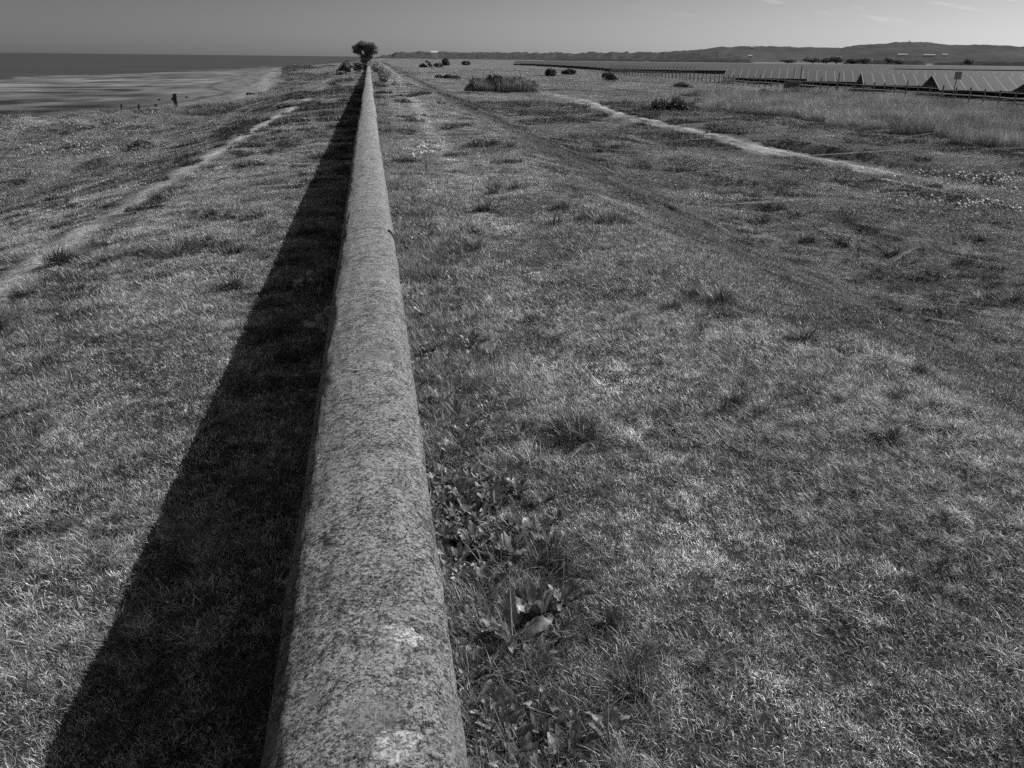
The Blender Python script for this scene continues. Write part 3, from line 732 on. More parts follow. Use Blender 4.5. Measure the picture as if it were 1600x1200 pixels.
tus = [  # px, py of the base, ground z, mesh, scale, label
 (945, 940, 0, 3, .55, 'large dark grass tussock nearest the camera, right of the dock plants by the wall'),
 (1150, 632, 0, 0, .62, 'compact black-looking grass tussock alone in mid embankment path'),
 (1415, 636, 0, 2, .62, 'dark grass tussock at right among rough grass, level with the lone mid-path tussock'),
 (1440, 708, 0, 1, .75, 'low wide dark tussock just below the rough patch at right'),
 (1115, 475, 0, 0, .85, 'rounded dark tussock near the embankment edge, right of the worn path'),
 (1060, 524, 0, 1, .75, 'flat low dark tussock just nearer than the rounded one by the path'),
 (1270, 550, 0, 1, 1.0, 'upright dark tussock near the brow of the bank'),
 (1195, 548, 0, 1, .6, 'small dark tussock left of the upright one near the brow'),
 (1375, 590, 0, 2, .55, 'ragged tussock on the brow between two darker ones at right'),
 (1465, 860, 0, 2, .40, 'low dark tussock close to the right frame edge in the foreground'),
 (1560, 855, 0, 2, .42, 'broad dark tussock at the right frame edge in the foreground'),
 (820, 705, 0, 3, .62, 'long-bladed tussock spilling outward beside the wall, behind the dock plants'),
 (1010, 1060, 0, 2, .36, 'fine-bladed tussock in the near foreground below the large dark tussock'),
 (935, 352, 0, 0, 1.2, 'dark tussock right of the worn path well ahead'),
 (862, 333, 0, 1, 1.2, 'slim dark tussock in the worn path, farthest of the path pair'),
 (675, 325, 0, 2, 1.2, 'broad dark tussock against the wall beyond the first joint'),
 (690, 455, 0, 3, .7, 'pale-tipped tussock leaning by the wall right of the joint'),
 (800, 298, 0, 0, 1.0, 'little dark tussock on the path some way ahead'),
 (770, 228, 0, 0, 1.6, 'distant dark tussock on the left of the crest'),
 (1563, 467, -1.2, 1, 1.5, 'left of two black tussocks at the right edge in the low meadow'),
 (1588, 475, -1.2, 0, 1.3, 'right of two black tussocks at the right edge in the low meadow'),
 (1490, 375, -1.2, 2, 1.6, 'dark tussock in the meadow right of the eroded scar'),
 (1500, 340, -1.2, 2, 1.7, 'dark wide tussock in the meadow below the white flowers'),
 (1425, 400, -1.2, 1, 1.5, 'small dark tussock at the lower end of the eroded scar'),
 (1225, 385, -1.1, 2, 1.4, 'low tussock at the foot of the bank'),
 (1145, 322, -1.2, 2, 2.0, 'wide ragged dark tussock in the meadow left of the scar'),
 (260, 655, -.3, 1, .9, 'dark tussock left of the wall shadow, on lit rough ground'),
 (60, 530, -.5, 3, 1.0, 'long-bladed tussock at the left frame edge'),
 (150, 590, -.4, 1, .9, 'low tussock on rough ground left of the shadow'),
 (190, 415, -.5, 3, 1.2, 'tall tussock beside the left footpath'),
 (375, 460, -.3, 1, 1.3, 'dark tussock close to the shadow edge left of the wall'),
 (480, 375, -.3, 2, 1.3, 'rounded tussock breaking the edge of the wall shadow'),
]
for px, py, z, k, s, lab in tus:
    for _ in range(3):
        x, y = at(px, py, z); z = float(height(np.array([x]), np.array([y]))[0])
    o = obj('grass_tussock', TM[k], GRASS, None, (x, y, z)); o.scale = (s*1.65, s*1.65, s*1.2); o.rotation_euler = (0, 0, random.uniform(0, 6.28))
    tag(o, lab, 'grass tussock', 'grass tussocks on the banks')

# ------------------------------------------------------------------ dock plants
def dock_mesh(seed, nleaf, L0, L1, stems=0):
    rr = np.random.default_rng(seed); V = []; Fc = []; T = []
    for k in range(nleaf):
        ln = rr.uniform(L0, L1); az = rr.uniform(0, 6.28); lean = rr.uniform(.05, .75); cu = rr.uniform(-.1, 1.3); wd = ln*rr.uniform(.36, .52)
        tone = rr.uniform(.10, .38); ns = 9; nc = 5; hx = 0; hz = 0; b = len(V); r0 = rr.uniform(0, .015)
        twist = rr.uniform(-.6, .6); ph = rr.uniform(0, 6.28)
        for i in range(ns+1):
            t = i/ns
            if i:
                a = lean+cu*t; hx += math.sin(a)*ln*1.35/ns; hz += math.cos(a)*ln*1.35/ns
            if t < .25: hw = wd*.05
            else:
                q = (t-.25)/.75; hw = wd*.5*(math.sin(math.pi*min(1, q**.75))**.7*.97+.03)
            for j in range(nc):
                v = j/(nc-1)*2-1
                wob = .34*hw*math.sin(t*17+ph+v*2)*abs(v)
                up = .30*hw*abs(v)+wob
                ct, st_ = math.cos(twist), math.sin(twist)
                lx = v*hw*ct - up*st_; lz = v*hw*st_+up*ct
                V.append((math.cos(az)*(hx+r0)-math.sin(az)*lx, math.sin(az)*(hx+r0)+math.cos(az)*lx, hz+lz))
                T.append(tone*(1.35 if j == 2 else (.8 if i % 2 else 1.05))*rr.uniform(.7, 1.2))
        for i in range(ns):
            for j in range(nc-1):
                q = b+i*nc+j; Fc.append((q, q+1, q+nc+1, q+nc))
    for k in range(stems):
        h = rr.uniform(.12, .24); az = rr.uniform(0, 6.28); ln_ = rr.uniform(.1, .5)
        for i in range(7):
            t = i/6; r = .0025*(1-.5*t)
            cx, cy, cz = math.cos(az)*h*ln_*t, math.sin(az)*h*ln_*t, h*t
            b = len(V)
            for q in ((-r, 0), (r, 0), (0, r*1.7)): V.append((cx+q[0], cy+q[1], cz)); T.append(.5)
            if i:
                for a_, b_ in ((0, 1), (1, 2), (2, 0)): Fc.append((b-3+a_, b-3+b_, b+b_, b+a_))
    return mesh_np('dock_plant', np.array(V), np.array(Fc), 4, np.array(T), True)
DM = [dock_mesh(1, 15, .05, .10, 0), dock_mesh(2, 12, .04, .08, 1), dock_mesh(3, 19, .04, .085, 0), dock_mesh(4, 12, .06, .12, 1), dock_mesh(5, 10, .03, .07, 0)]
docks = [
 (800, 1020, 3, 1.0, 'largest broad-leaved dock plant with pale upright leaves, nearest the camera by the wall'),
 (840, 975, 0, .95, 'dock plant with tall ribbed leaf just behind the largest one'),
 (760, 930, 2, .85, 'dock plant with curled round leaf touching the wall edge'),
 (880, 950, 1, 1.0, 'dock plant with a dark toothed leaf reaching right'),
 (770, 1150, 2, .75, 'dark bushy dock plant at the bottom of the photo by the wall'),
 (850, 1165, 4, 1.0, 'small dock plant in grass at the bottom of the photo'),
 (950, 1160, 3, .6, 'single-leaved dock plant rightmost at the bottom of the photo'),
 (735, 1080, 1, .7, 'dock plant pressed against the wall between bottom edge and largest dock'),
 (800, 880, 0, .85, 'leafy dock plant in the middle of the nearest clump'),
 (740, 860, 2, .8, 'dock plant by the wall just behind the curled-leaf one'),
 (865, 870, 4, 1.1, 'low dock plant on the outer side of the nearest clump'),
 (720, 790, 1, 1.0, 'bright dock plant against the wall halfway along the weeds'),
 (770, 800, 4, 1.1, 'small bright-leaved dock plant beside the halfway one'),
 (705, 720, 2, .9, 'dock plant by the wall level with the long-bladed tussock'),
 (690, 640, 0, .9, 'dense dock plant at the wall in mid distance'),
 (715, 660, 4, 1.2, 'small dock plant just out from the wall in mid distance'),
 (735, 548, 1, 1.2, 'dock plant with pale rounded leaf standing out from the wall'),
 (775, 572, 4, 1.4, 'isolated dock plant with two upright leaves farthest from the wall'),
 (672, 560, 2, 1.0, 'dark dock plant against the wall near the start of the weeds'),
 (665, 505, 1, 1.1, 'farthest dock plant in the weeds against the wall'),
]
for px, py, k, s, lab in docks:
    x, y = at(px, py, .0); x = max(x, .165); z = float(height(np.array([x]), np.array([y]))[0])
    s *= 1.05; o = obj('dock_plant', DM[k], DOCK, None, (x, y, z+.02)); o.scale = (s, s, s*1.1); o.rotation_euler = (0, 0, random.uniform(0, 6.28))
    tag(o, lab, 'dock plant', 'dock plants beside the wall')

# nameless low broadleaf seedlings crowding the same strip
wm_ = []
for k in range(5):
    me = dock_mesh(40+k, 12, .022, .05, 0); me.name = 'seedling'; me.materials.append(DOCK); wm_.append(me)
WD = proto_set('weed', wm_); n = 2400
wy = 1.15+11*rng.random(n)**1.15; wx = .16+np.abs(rng.normal(0, .16, n))*(1+.6*(fbm(wy*1.2, wy*0, 91)-.2)); wp = np.stack([wx, wy], 1)
wp = wp[(wx < .75) & (fbm(wy*1.7, wx*1.7, 92) > .37)]; n = len(wp)
scatter('low_weeds', wp, rng.uniform(0, 6.28, n), rng.uniform(.75, 1.45, n), rng.integers(0, 5, n), WD, 'low leafy weeds crowding the foot of the wall', 'weeds', False)
STEM = plain('green_stem', .26, .8, 30, .2)
# tall flowering weed
def weed(px, py, z0, h, lab, nb=9, spread=.25, tone=.7):
    x, y = at(px, py, z0); z = float(height(np.array([x]), np.array([y]))[0])
    r = empty('flowering_weed', (x, y, z), lab, 'flowering weed')
    heads = []
    for k in range(nb):
        mb = MB()
        a = random.uniform(0, 6.28); q = random.uniform(.2, 1)*spread; hh = h*random.uniform(.55, 1)
        mb.tube([(0, 0, -.01), (q*.2*math.cos(a), q*.2*math.sin(a), hh*.5), (q*math.cos(a), q*math.sin(a), hh)], [.003, .0025, .0015], 5); mb.build('stem', STEM, r)
        heads.append((q*math.cos(a), q*math.sin(a), hh))
    for (hx, hy, hz) in heads:
        V = []; Fc = []
        for _ in range(9):
            s = random.uniform(.010, .022); c = (hx+random.gauss(0, .010), hy+random.gauss(0, .010), hz+random.gauss(0, .008)); b = len(V); t = random.uniform(0, 3)
            for qx, qy in ((-1, -1), (1, -1), (1, 1), (-1, 1)): V.append((c[0]+s*(qx*math.cos(t)-qy*math.sin(t)), c[1]+s*(qx*math.sin(t)+qy*math.cos(t)), c[2]+s*.5*qx))
            Fc.append((b, b+1, b+2, b+3))
        obj('flower_head', mesh_np('flower_head', np.array(V), np.array(Fc), 4, np.full(len(V), tone)), LEAF, r)
weed(667, 272, 0, .55, 'tall thin weed with white flower heads standing beside the wall', 12, .28)
weed(500, 545, -.25, .33, 'small pale-flowered weed in the wall shadow', 10, .16, .5)
weed(478, 470, -.25, .26, 'sparse pale-flowered weed in the wall shadow farther off', 6, .14, .5)

# ------------------------------------------------------------------ shrubs and trees
def leaf_cloud(lobes, n, size, lo, hi, up=.0, seed=1, stretch=1.0, hollow=.55):
    rr = np.random.default_rng(seed)
    L_ = np.array(lobes, float); vol = L_[:, 3]*L_[:, 4]*L_[:, 5]; p = vol/vol.sum()
    k = rr.choice(len(L_), n, p=p); d = rr.normal(size=(n, 3)); d /= np.linalg.norm(d, axis=1)[:, None]
    r = (hollow+(1-hollow)*rr.random(n))*(1+.14*rr.normal(size=n)*(rr.random(n) < .3))
    C = L_[k, :3]+d*L_[k, 3:6]*r[:, None]
    # drop out clumps so that gaps open
    C[:, 2] += .35*L_[k, 5]*(vn(C[:, 0]*.35/size*.3, C[:, 1]*.35/size*.3, seed+5)-.6)
    g = vn(C[:, 0]*2.1/size*.08+C[:, 2], C[:, 1]*2.1/size*.08+C[:, 2]*3.3/size*.08, seed) > .30
    C = C[g]; d = d[g]; n = len(C)
    a = rr.normal(size=(n, 3)); a[:, 2] = a[:, 2]*(1-up)+up*2; a /= np.linalg.norm(a, axis=1)[:, None]
    b = np.cross(a, rr.normal(size=(n, 3))); b /= np.linalg.norm(b, axis=1)[:, None]
    s = size*rr.uniform(.6, 1.4, n)[:, None]
    V = np.stack([C-a*s*stretch, C+b*s*.5, C+a*s*stretch, C-b*s*.5], 1).reshape(-1, 3)
    T = np.repeat(rr.uniform(lo, hi, n)*(.7+.5*np.clip(d[:, 2]+.2, 0, 1)), 4)  # top light put into the tone: leaves paler on lobe tops
    return V, np.arange(len(V)).reshape(-1, 4), T

def shrub(name, loc, lobes, n, size, lab, cat, lo=.05, hi=.12, up=0, stretch=1., seed=1, group=None, stems=4, part='foliage', hollow=.5):
    z = float(height(np.array([loc[0]]), np.array([loc[1]]))[0]) + (loc[2] if len(loc) > 2 else 0)
    r = empty(name, (loc[0], loc[1], z), lab, cat, group)
    V, Fc, T = leaf_cloud(lobes, n, size, lo, hi, up, seed, stretch, hollow)
    V[:, 2] = np.maximum(V[:, 2], -.05)
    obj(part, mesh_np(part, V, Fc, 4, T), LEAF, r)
    if stems:
        rr = random.Random(seed)
        for k in range(stems):
            mb = MB()
            lb = rr.choice(lobes); tgt = (lb[0]+rr.uniform(-.3, .3)*lb[3], lb[1]+rr.uniform(-.3, .3)*lb[4], lb[2]+lb[5]*rr.uniform(.2, .8))
            bx, by = rr.uniform(-.2, .2), rr.uniform(-.2, .2)
            bx += tgt[0]*.6; by += tgt[1]*.6
            mb.tube([(bx, by, -.15), ((bx+tgt[0])/2, (by+tgt[1])/2, tgt[2]*.55), tgt], [.03, .02, .008], 5)
            mb.build('stem', BARK, r)
    return r
# big reedy clump on the brow
rr = np.random.default_rng(55); nb = 9000
cx, cy = 12.3, 82.0
th = rr.uniform(0, 6.28, nb); r = np.sqrt(rr.random(nb)); P = np.stack([np.cos(th)*r*3.5, np.sin(th)*r*1.5, np.zeros(nb)-.1], 1)
env = np.interp(P[:, 0], [-3.6, -3.2, -2.4, -1, .5, 2, 3.1, 3.6], [.7, 1.25, 1.65, 1.95, 2.0, 1.8, 1.3, .7])*(1-.30*(P[:, 1]/1.5)**2)*(.55+.55*fbm(P[:, 0]*1.6, P[:, 1]*1.6, 9))
cl = empty('reed_clump', (cx, cy, float(height(np.array([cx]), np.array([cy]))[0])), 'large domed clump of dense upright reedy stems at the start of the gravel track', 'reed clump')
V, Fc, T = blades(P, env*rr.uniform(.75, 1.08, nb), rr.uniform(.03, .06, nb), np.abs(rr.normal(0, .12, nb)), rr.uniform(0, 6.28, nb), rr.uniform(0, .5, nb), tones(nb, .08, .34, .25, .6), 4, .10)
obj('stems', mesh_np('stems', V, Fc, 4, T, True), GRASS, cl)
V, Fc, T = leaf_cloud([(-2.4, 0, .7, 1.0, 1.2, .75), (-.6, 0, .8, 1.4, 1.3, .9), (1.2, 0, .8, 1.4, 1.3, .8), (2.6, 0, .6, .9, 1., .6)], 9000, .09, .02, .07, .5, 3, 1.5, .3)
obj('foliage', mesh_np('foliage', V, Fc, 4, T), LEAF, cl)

shrub('bramble_bush', (18.9, 53.4), [(-.5, 0, .35, .8, .6, .50), (.35, .1, .45, .75, .6, .58), (-1.4, 0, .15, .7, .5, .28), (-2.4, .1, .06, .6, .4, .16), (.9, 0, .28, .45, .5, .38)], 9000, .05,
      'low black-looking bramble bush just behind the gravel track', 'bush', .05, .17, seed=11)
shrub('dark_bush', (35.4, 128), [(0, 0, .7, 1.1, .9, .75), (.7, 0, .4, .8, .8, .6), (-.6, 0, .9, .6, .6, .6)], 4500, .09, 'rounded dark bush standing alone left of the solar field corner', 'bush', .05, .17, seed=12, group='bushes scattered over the far marsh')
shrub('dark_bush', (43, 187), [(0, 0, .6, 1.5, 1., .7), (-1.2, 0, .5, .8, .8, .5)], 3500, .11, 'low wide bush right of the large reed clump', 'bush', .04, .1, seed=13, group='bushes scattered over the far marsh')
shrub('dark_bush', (33.5, 162), [(0, 0, .6, 1.1, 1., .9)], 3000, .11, 'small rounded bush close beside the large reed clump', 'bush', .06, .13, seed=14, group='bushes scattered over the far marsh')
shrub('dark_bush', (38, 104), [(0, 0, .35, 1., .8, .45), (.9, 0, .2, .7, .6, .3), (-1.2, 0, .1, .8, .6, .2)], 4000, .08, 'low spreading dark bush in grass behind the bramble', 'bush', .05, .17, seed=15, group='bushes scattered over the far marsh')
shrub('dark_bush', (20.2, 284), [(-1.5, 0, 1.1, 1.6, 1.5, 1.2), (1.8, 0, .7, 1.8, 1.4, .9), (-3, 0, .6, 1.3, 1.2, .8)], 4500, .17, 'twin-humped dark bush far along the crest', 'bush', .05, .17, seed=16, group='bushes scattered over the far marsh')
shrub('dark_bush', (31.5, 365), [(0, 0, 1.4, 1.7, 1.6, 1.8)], 3500, .2, 'round dark bush on the skyline side of the crest, beside the twin-humped one', 'bush', .05, .17, seed=17, group='bushes scattered over the far marsh')
shrub('dark_bush', (43, 395), [(0, 0, .9, 2.0, 1.6, 1.2)], 3000, .2, 'small dark bush right of the round one far off', 'bush', .05, .17, seed=18, group='bushes scattered over the far marsh')
shrub('dark_bush', (11.6, 135), [(-1, 0, .25, .8, .6, .45), (.3, 0, .3, .8, .6, .4), (1.5, 0, .2, .7, .6, .4)], 4500, .07, 'long low ragged bush on the crest behind the large reed clump', 'bush', .04, .12, .6, 1.6, 19, 'bushes scattered over the far marsh')
shrub('bramble_mound', (37.3, 71.5), [(-2.6, 0, .35, 1.3, 1.1, .6), (-.6, 0, .5, 1.6, 1.3, .75), (1.6, 0, .35, 1.4, 1.2, .6), (-3.6, 0, .6, .6, .7, .5), (3.2, 0, .12, 1.1, .9, .35)], 12000, .065, 'sprawling light-flecked bramble mound in the tall grass before the fence', 'bush', .05, .26, seed=20)
shrub('dark_bush', (-8.1, 32), [(0, 0, .15, .45, .35, .26)], 1800, .04, 'small dark plant in the grass left of the footpath', 'bush', .05, .17, seed=21, stems=3)
shrub('dark_bush', (-10.4, 32.5), [(0, 0, .12, .55, .35, .24), (.5, 0, .1, .4, .3, .2)], 1800, .04, 'low dark plant with white flowers beside it, left of the footpath', 'bush', .05, .17, seed=22, stems=3)
# bushes crowding the far end of the wall
shrub('hawthorn_bush', (-1.7, 108, .0), [(-.9, 0, .9, .85, .9, .75), (.2, 0, .8, .7, .8, .7), (-1.6, .2, .45, .6, .7, .55), (.6, 0, 1.1, .5, .6, .5)], 6500, .075, 'dark bush left of the wall below the lone tree', 'bush', .05, .18, seed=31, group='bushes at the far end of the wall')
shrub('hawthorn_bush', (-3.1, 104, .0), [(0, 0, .3, .7, .6, .38)], 2200, .07, 'smallest low bush left of the wall, outermost at its far end', 'bush', .05, .17, seed=32, group='bushes at the far end of the wall')
shrub('elder_bush', (1.05, 66, -.1), [(-.25, 0, 1.0, .35, .6, .35), (.0, 0, .5, .38, .6, .45), (.25, .2, .75, .3, .5, .35), (-.4, 3.5, 1.1, .4, .8, .4)], 2600, .06, 'ragged light-leaved bush hanging over the right edge of the wall', 'bush', .10, .40, seed=33, group='bushes at the far end of the wall')
shrub('hawthorn_bush', (-.55, 122, 0), [(0, 0, 1.0, .7, .8, .95)], 3200, .075, 'near-black bush squeezed against the left face of the wall', 'bush', .02, .06, seed=34, group='bushes at the far end of the wall')

def tree(name, loc, h, w, lab, cat='tree', seed=1, lobes=None, n=14000, size=.13, lo=.04, hi=.10, group=None, base=.28):
    z = float(height(np.array([loc[0]]), np.array([loc[1]]))[0])
    r = empty(name, (loc[0], loc[1], z), lab, cat, group); q = random.Random(seed)
    if lobes is None:
        lobes = []
        for k in range(9):
            a = q.uniform(0, 6.28); rr_ = q.uniform(.1, .62)*w/2
            lobes.append((rr_*math.cos(a), rr_*math.sin(a), h*q.uniform(.38, .68), w*q.uniform(.25, .38), w*q.uniform(.25, .38), h*q.uniform(.22, .32)))
    V, Fc, T = leaf_cloud(lobes, n, size, lo, hi, 0, seed, 1, .45)
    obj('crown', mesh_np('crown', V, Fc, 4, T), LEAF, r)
    mb = MB(); mb.tube([(0, 0, -.3), (.05*w*.2, 0, h*base*.6), (.0, .02, h*(base+.15))], [h*.035, h*.027, h*.018], 9)
    for lb in lobes:
        mb.tube([(0, 0, h*base*q.uniform(.7, 1.1)), (lb[0]*.5, lb[1]*.5, (lb[2]+h*base)*.5), (lb[0], lb[1], lb[2]+lb[5]*.4)], [h*.017, h*.011, h*.004], 6)
    mb.build('trunk', BARK, r, smooth=True); return r
# wind-shaped hawthorn at the end of the wall
tree('hawthorn_tree', (-.55, 200), 5.7, 5.6, 'lone wind-shaped round tree rising over the far end of the wall', seed=5,
     lobes=[(-1.8, 0, 3.7, 1.1, 1.2, .9), (-.5, 0, 4.4, 1.5, 1.3, .95), (1.0, 0, 4.2, 1.4, 1.3, .95), (2.1, 0, 3.4, 1.0, 1., .85), (.7, 0, 3.1, 1.1, 1., .8), (-.2, 0, 2.6, 1.0, .9, .7), (-2.3, 0, 2.9, .5, .5, .25), (.5, 0, 1.7, .8, .7, .8), (-1.1, 0, 2.8, .9, .8, .6), (0, 0, 3.4, 1.6, 1.2, 1.0), (.9, 0, 2.3, 1.0, .7, .7), (.1, 0, 1.1, 1.0, .8, .8), (-.6, 0, 2.1, .8, .7, .6)], n=26000, size=.10, lo=.11, hi=.28, base=.22)

# ------------------------------------------------------------------ shore posts and stones
def post(name, px, py, z0, h, w_, lab, group=None, lean=0):
    for _ in range(3):
        x, y = at(px, py, z0); z0 = float(height(np.array([x]), np.array([y]))[0])
    mb = MB(); q = random.Random(int(px)); n = 7; rings = []
    for i in range(n):
        t = i/(n-1); zz = -.3+t*(h+.3); s = w_*.5*(1-.08*t)
        rings.append([(sx*s*(1+q.uniform(-.08, .08))+lean*t, sy*s*(1+q.uniform(-.08, .08)), zz+(q.uniform(-.03, .03) if i == n-1 else 0)) for sx, sy in ((-1, -1), (0, -1.1), (1, -1), (1.1, 0), (1, 1), (0, 1.1), (-1, 1), (-1.1, 0))])
    for rg in rings: mb.v += rg
    for i in range(n-1):
        for j in range(8): mb.f.append((i*8+j, i*8+(j+1) % 8, (i+1)*8+(j+1) % 8, (i+1)*8+j))
    mb.f.append(tuple((n-1)*8+j for j in range(8)))
    return tag(mb.build(name, WOOD, None, (x, y, z0)), lab, 'post', group)
post('wooden_post', 276, 172, -1.65, 1.08, .24, 'tallest weathered square wooden post at the edge of the beach')
G = 'rotten groyne stumps on the shore'
post('groyne_stump', 190, 173, -2.0, .50, .13, 'thin dark groyne stump, leftmost on the shore', G, .05)
post('groyne_stump', 218, 171.5, -2.0, .42, .16, 'short thick groyne stump, second from the left on the shore', G)
post('groyne_stump', 244, 167, -2.1, .22, .2, 'lowest groyne stump midway to the tall wooden post', G)
post('groyne_stump', 270, 157, -2.2, .26, .2, 'stump showing just left of the tall wooden post', G)
post('groyne_stump', 292, 153, -2.2, .14, .25, 'small dark lump of a stump just right of the tall wooden post', G)
post('groyne_stump', 249, 157, -2.3, .16, .22, 'small stump on the sand behind the lowest groyne stump', G)
post('driftwood_block', 392, 148, -2.0, .22, .9, 'dark block of driftwood lying at the edge of the beach grass', None)

# ------------------------------------------------------------------ solar field
PHI = R(27); AX = np.array([math.cos(PHI), -math.sin(PHI)]); UP = np.array([math.sin(PHI), math.cos(PHI)])
LG = 13.3
def gz(x, y): return float(height(np.array([x]), np.array([y]))[0])
SG = 'low double-pitched solar rows behind the fence'
RACK = plain('dark_rack_steel', .09, .6, 5, .2, .4)
def solar_row(corner, length, lab, detail, seed=0):
    x0, y0 = corner; zg = -1.42
    r = empty('solar_row', (x0, y0, zg), lab, 'solar panels', SG, -PHI)
    lo, hi_ = .82, 2.02; half = LG/2
    def deck(ya, yb, za, zb, name, skew):
        me = bpy.data.meshes.new(name); nl = math.hypot(yb-ya, zb-za)
        th = .05
        # local x along row, local y up the slope so that module seams follow it
        s0 = skew
        v = [(0, 0, 0), (length, 0, 0), (length, nl, 0), (s0, nl, 0), (0, 0, -th), (length, 0, -th), (length, nl, -th), (s0, nl, -th)]
        me.from_pydata(v, [], [(0, 1, 2, 3), (7, 6, 5, 4), (0, 4, 5, 1), (1, 5, 6, 2), (2, 6, 7, 3), (3, 7, 4, 0)]); me.update()
        o = obj(name, me, PANEL if detail else PANEL_FAR, r, (0, ya, za)); o.rotation_euler = (math.atan2(zb-za, yb-ya), 0, 0); return o
    deck(0, half-.03, lo, hi_, 'panel_deck', 0)
    deck(half+.03, LG, hi_, lo, 'panel_deck', 0)
    if detail:
        nseg = 0; t = .35
        while t < min(length, 46):
            mb = MB()
            for yy, zz in ((.35, lo-.02), (half, hi_-.09), (LG-.35, lo-.02)):
                mb.box(t-.05, t+.05, yy-.04, yy+.04, -.2, zz)
            mb.tube([(t, .2, lo-.08), (t, half, hi_-.13), (t, LG-.2, lo-.08)], .035, 4)
            mb.build('frame_or_shade_block', RACK, r); t += 4.56
        mb = MB()
        for yy, zz in ((.25, lo-.12), (half*.5, (lo+hi_)/2-.1), (LG-.25, lo-.12)): mb.box(0, length, yy-.03, yy+.03, zz-.06, zz)
        mb.build('purlin', RACK, r)
        # added upright screen below the ridge that keeps the inside dark
        mb = MB(); mb.box(1.5, length, half-.04, half+.04, .0, hi_-.25); mb.build('shade_screen', RACK, r)
    else:
        mb = MB(); mb.box(.3, length, .4, LG-.4, 0., lo-.25); mb.build('frame_or_shade_block', RACK, r)  # solid dark block stands in for the shaded space under the panels
    return r
def az_px(px):
    d = ray(px, 120); return math.atan2(d[0], d[1])
def corner_at(px, s):
    a = az_px(px); rr_ = s/math.cos(a-PHI); return (rr_*math.sin(a), rr_*math.cos(a))
names = ['nearest solar row, mostly outside the right edge of the photo', 'second solar row, its large dark gable showing right of centre of the field', 'third solar row with the smaller dark gable', 'fourth solar row with upright panel seams, its end hidden', 'fifth solar row, leftmost end above the grass by the lattice fence']
for k, (px, s) in enumerate([(1648, 77), (1472, 92), (1351, 107), (1262, 122), (1130, 137)]):
    c = corner_at(px, s); solar_row(c, max(60, s*.35+40), names[k], True)
ordw = ['just behind the fifth', 'second behind the fifth', 'third behind the fifth', 'fourth behind the fifth', 'last before the grass gap']
for k in range(5):
    s = 152+15*k; c = corner_at(1150+8*k, s); e = corner_at(1395, s); solar_row(c, s*.5+20 if k < 2 else math.hypot(e[0]-c[0], e[1]-c[1]), 'sliver of solar row '+ordw[k], False)
k = 0; s = 231.
where = ['first row beyond the grass gap, its dark edge forming a level line', 'second row beyond the grass gap', 'third row beyond the grass gap', 'fourth row beyond the grass gap', 'fifth row beyond the grass gap', 'sixth row beyond the grass gap', 'seventh row beyond the grass gap',
         'seventh last row of the far block', 'sixth last row of the far block', 'fifth last row of the far block', 'fourth last row of the far block', 'third last row of the far block', 'second last row of the far block', 'farthest row of the far block']
while s < 432 and k < 14:
    px = np.interp(s, [231, 427], [955, 800]); c = corner_at(px, s)
    if 215 < s < 417:
        e = corner_at(1395, s); ln = math.hypot(e[0]-c[0], e[1]-c[1])
    else: ln = s*.75
    solar_row(c, ln, 'thin solar row, '+where[k], False); s += 15; k += 1

# fence ---------------------------------------------------------------
fx0 = 51.2; ys = np.arange(54, 186, 1.8)
fence = empty('stock_fence', (fx0, 54, -1.4), 'wire and rail fence on thin grey posts in front of the solar rows', 'fence')
FP = plain('grey_timber', .2, .85, 10, .3); WIRE = plain('fence_rail', .4, .6, 4, .15, .4)
prev = []
for i, y in enumerate(ys):
    x = fx0+.4*math.sin(y*.05); z = gz(x, y); prev.append((x, y, z))
    mb = MB(); hh = 1.35+random.uniform(-.08, .08)+(.35 if i % 9 == 4 else 0); wv = .05
    mb.v += [(sx*wv, sy*wv, -.2) for sx, sy in ((-1, -1), (1, -1), (1, 1), (-1, 1))]+[(sx*wv*.9+random.uniform(-.02, .02), sy*wv*.9, hh) for sx, sy in ((-1, -1), (1, -1), (1, 1), (-1, 1))]
    mb.f += [(0, 1, 5, 4), (1, 2, 6, 5), (2, 3, 7, 6), (3, 0, 4, 7), (4, 5, 6, 7)]
    mb.build('post', FP, fence, (x-fx0, y-54, z+1.4))
for hz, rd in ((.38, .022), (.72, .045), (1.12, .025)):
    mb = MB(); mb.tube([(x-fx0, y-54, z+1.4+hz) for x, y, z in prev], rd, 4); mb.build('rail', WIRE, fence)
# pale lattice stretch farther along
prev2 = [(57-.0*i, 150+2.2*i) for i in range(26)]
lf = empty('lattice_fence', (57, 150, -1.45), 'pale lattice fence closing the grass gap left of the solar rows', 'fence')
for (x, y) in prev2:
    mb = MB(); mb.box(-.05, .05, -.05, .05, -.2, 2.1); mb.build('post', METAL, lf, (x-57, y-150, gz(x, y)+1.45))
for hz in (.3, .7, 1.1, 1.5, 1.95):
    mb = MB(); mb.tube([(x-57, y-150, gz(x, y)+1.45+hz) for x, y in prev2], .02, 4); mb.build('rail', METAL, lf)
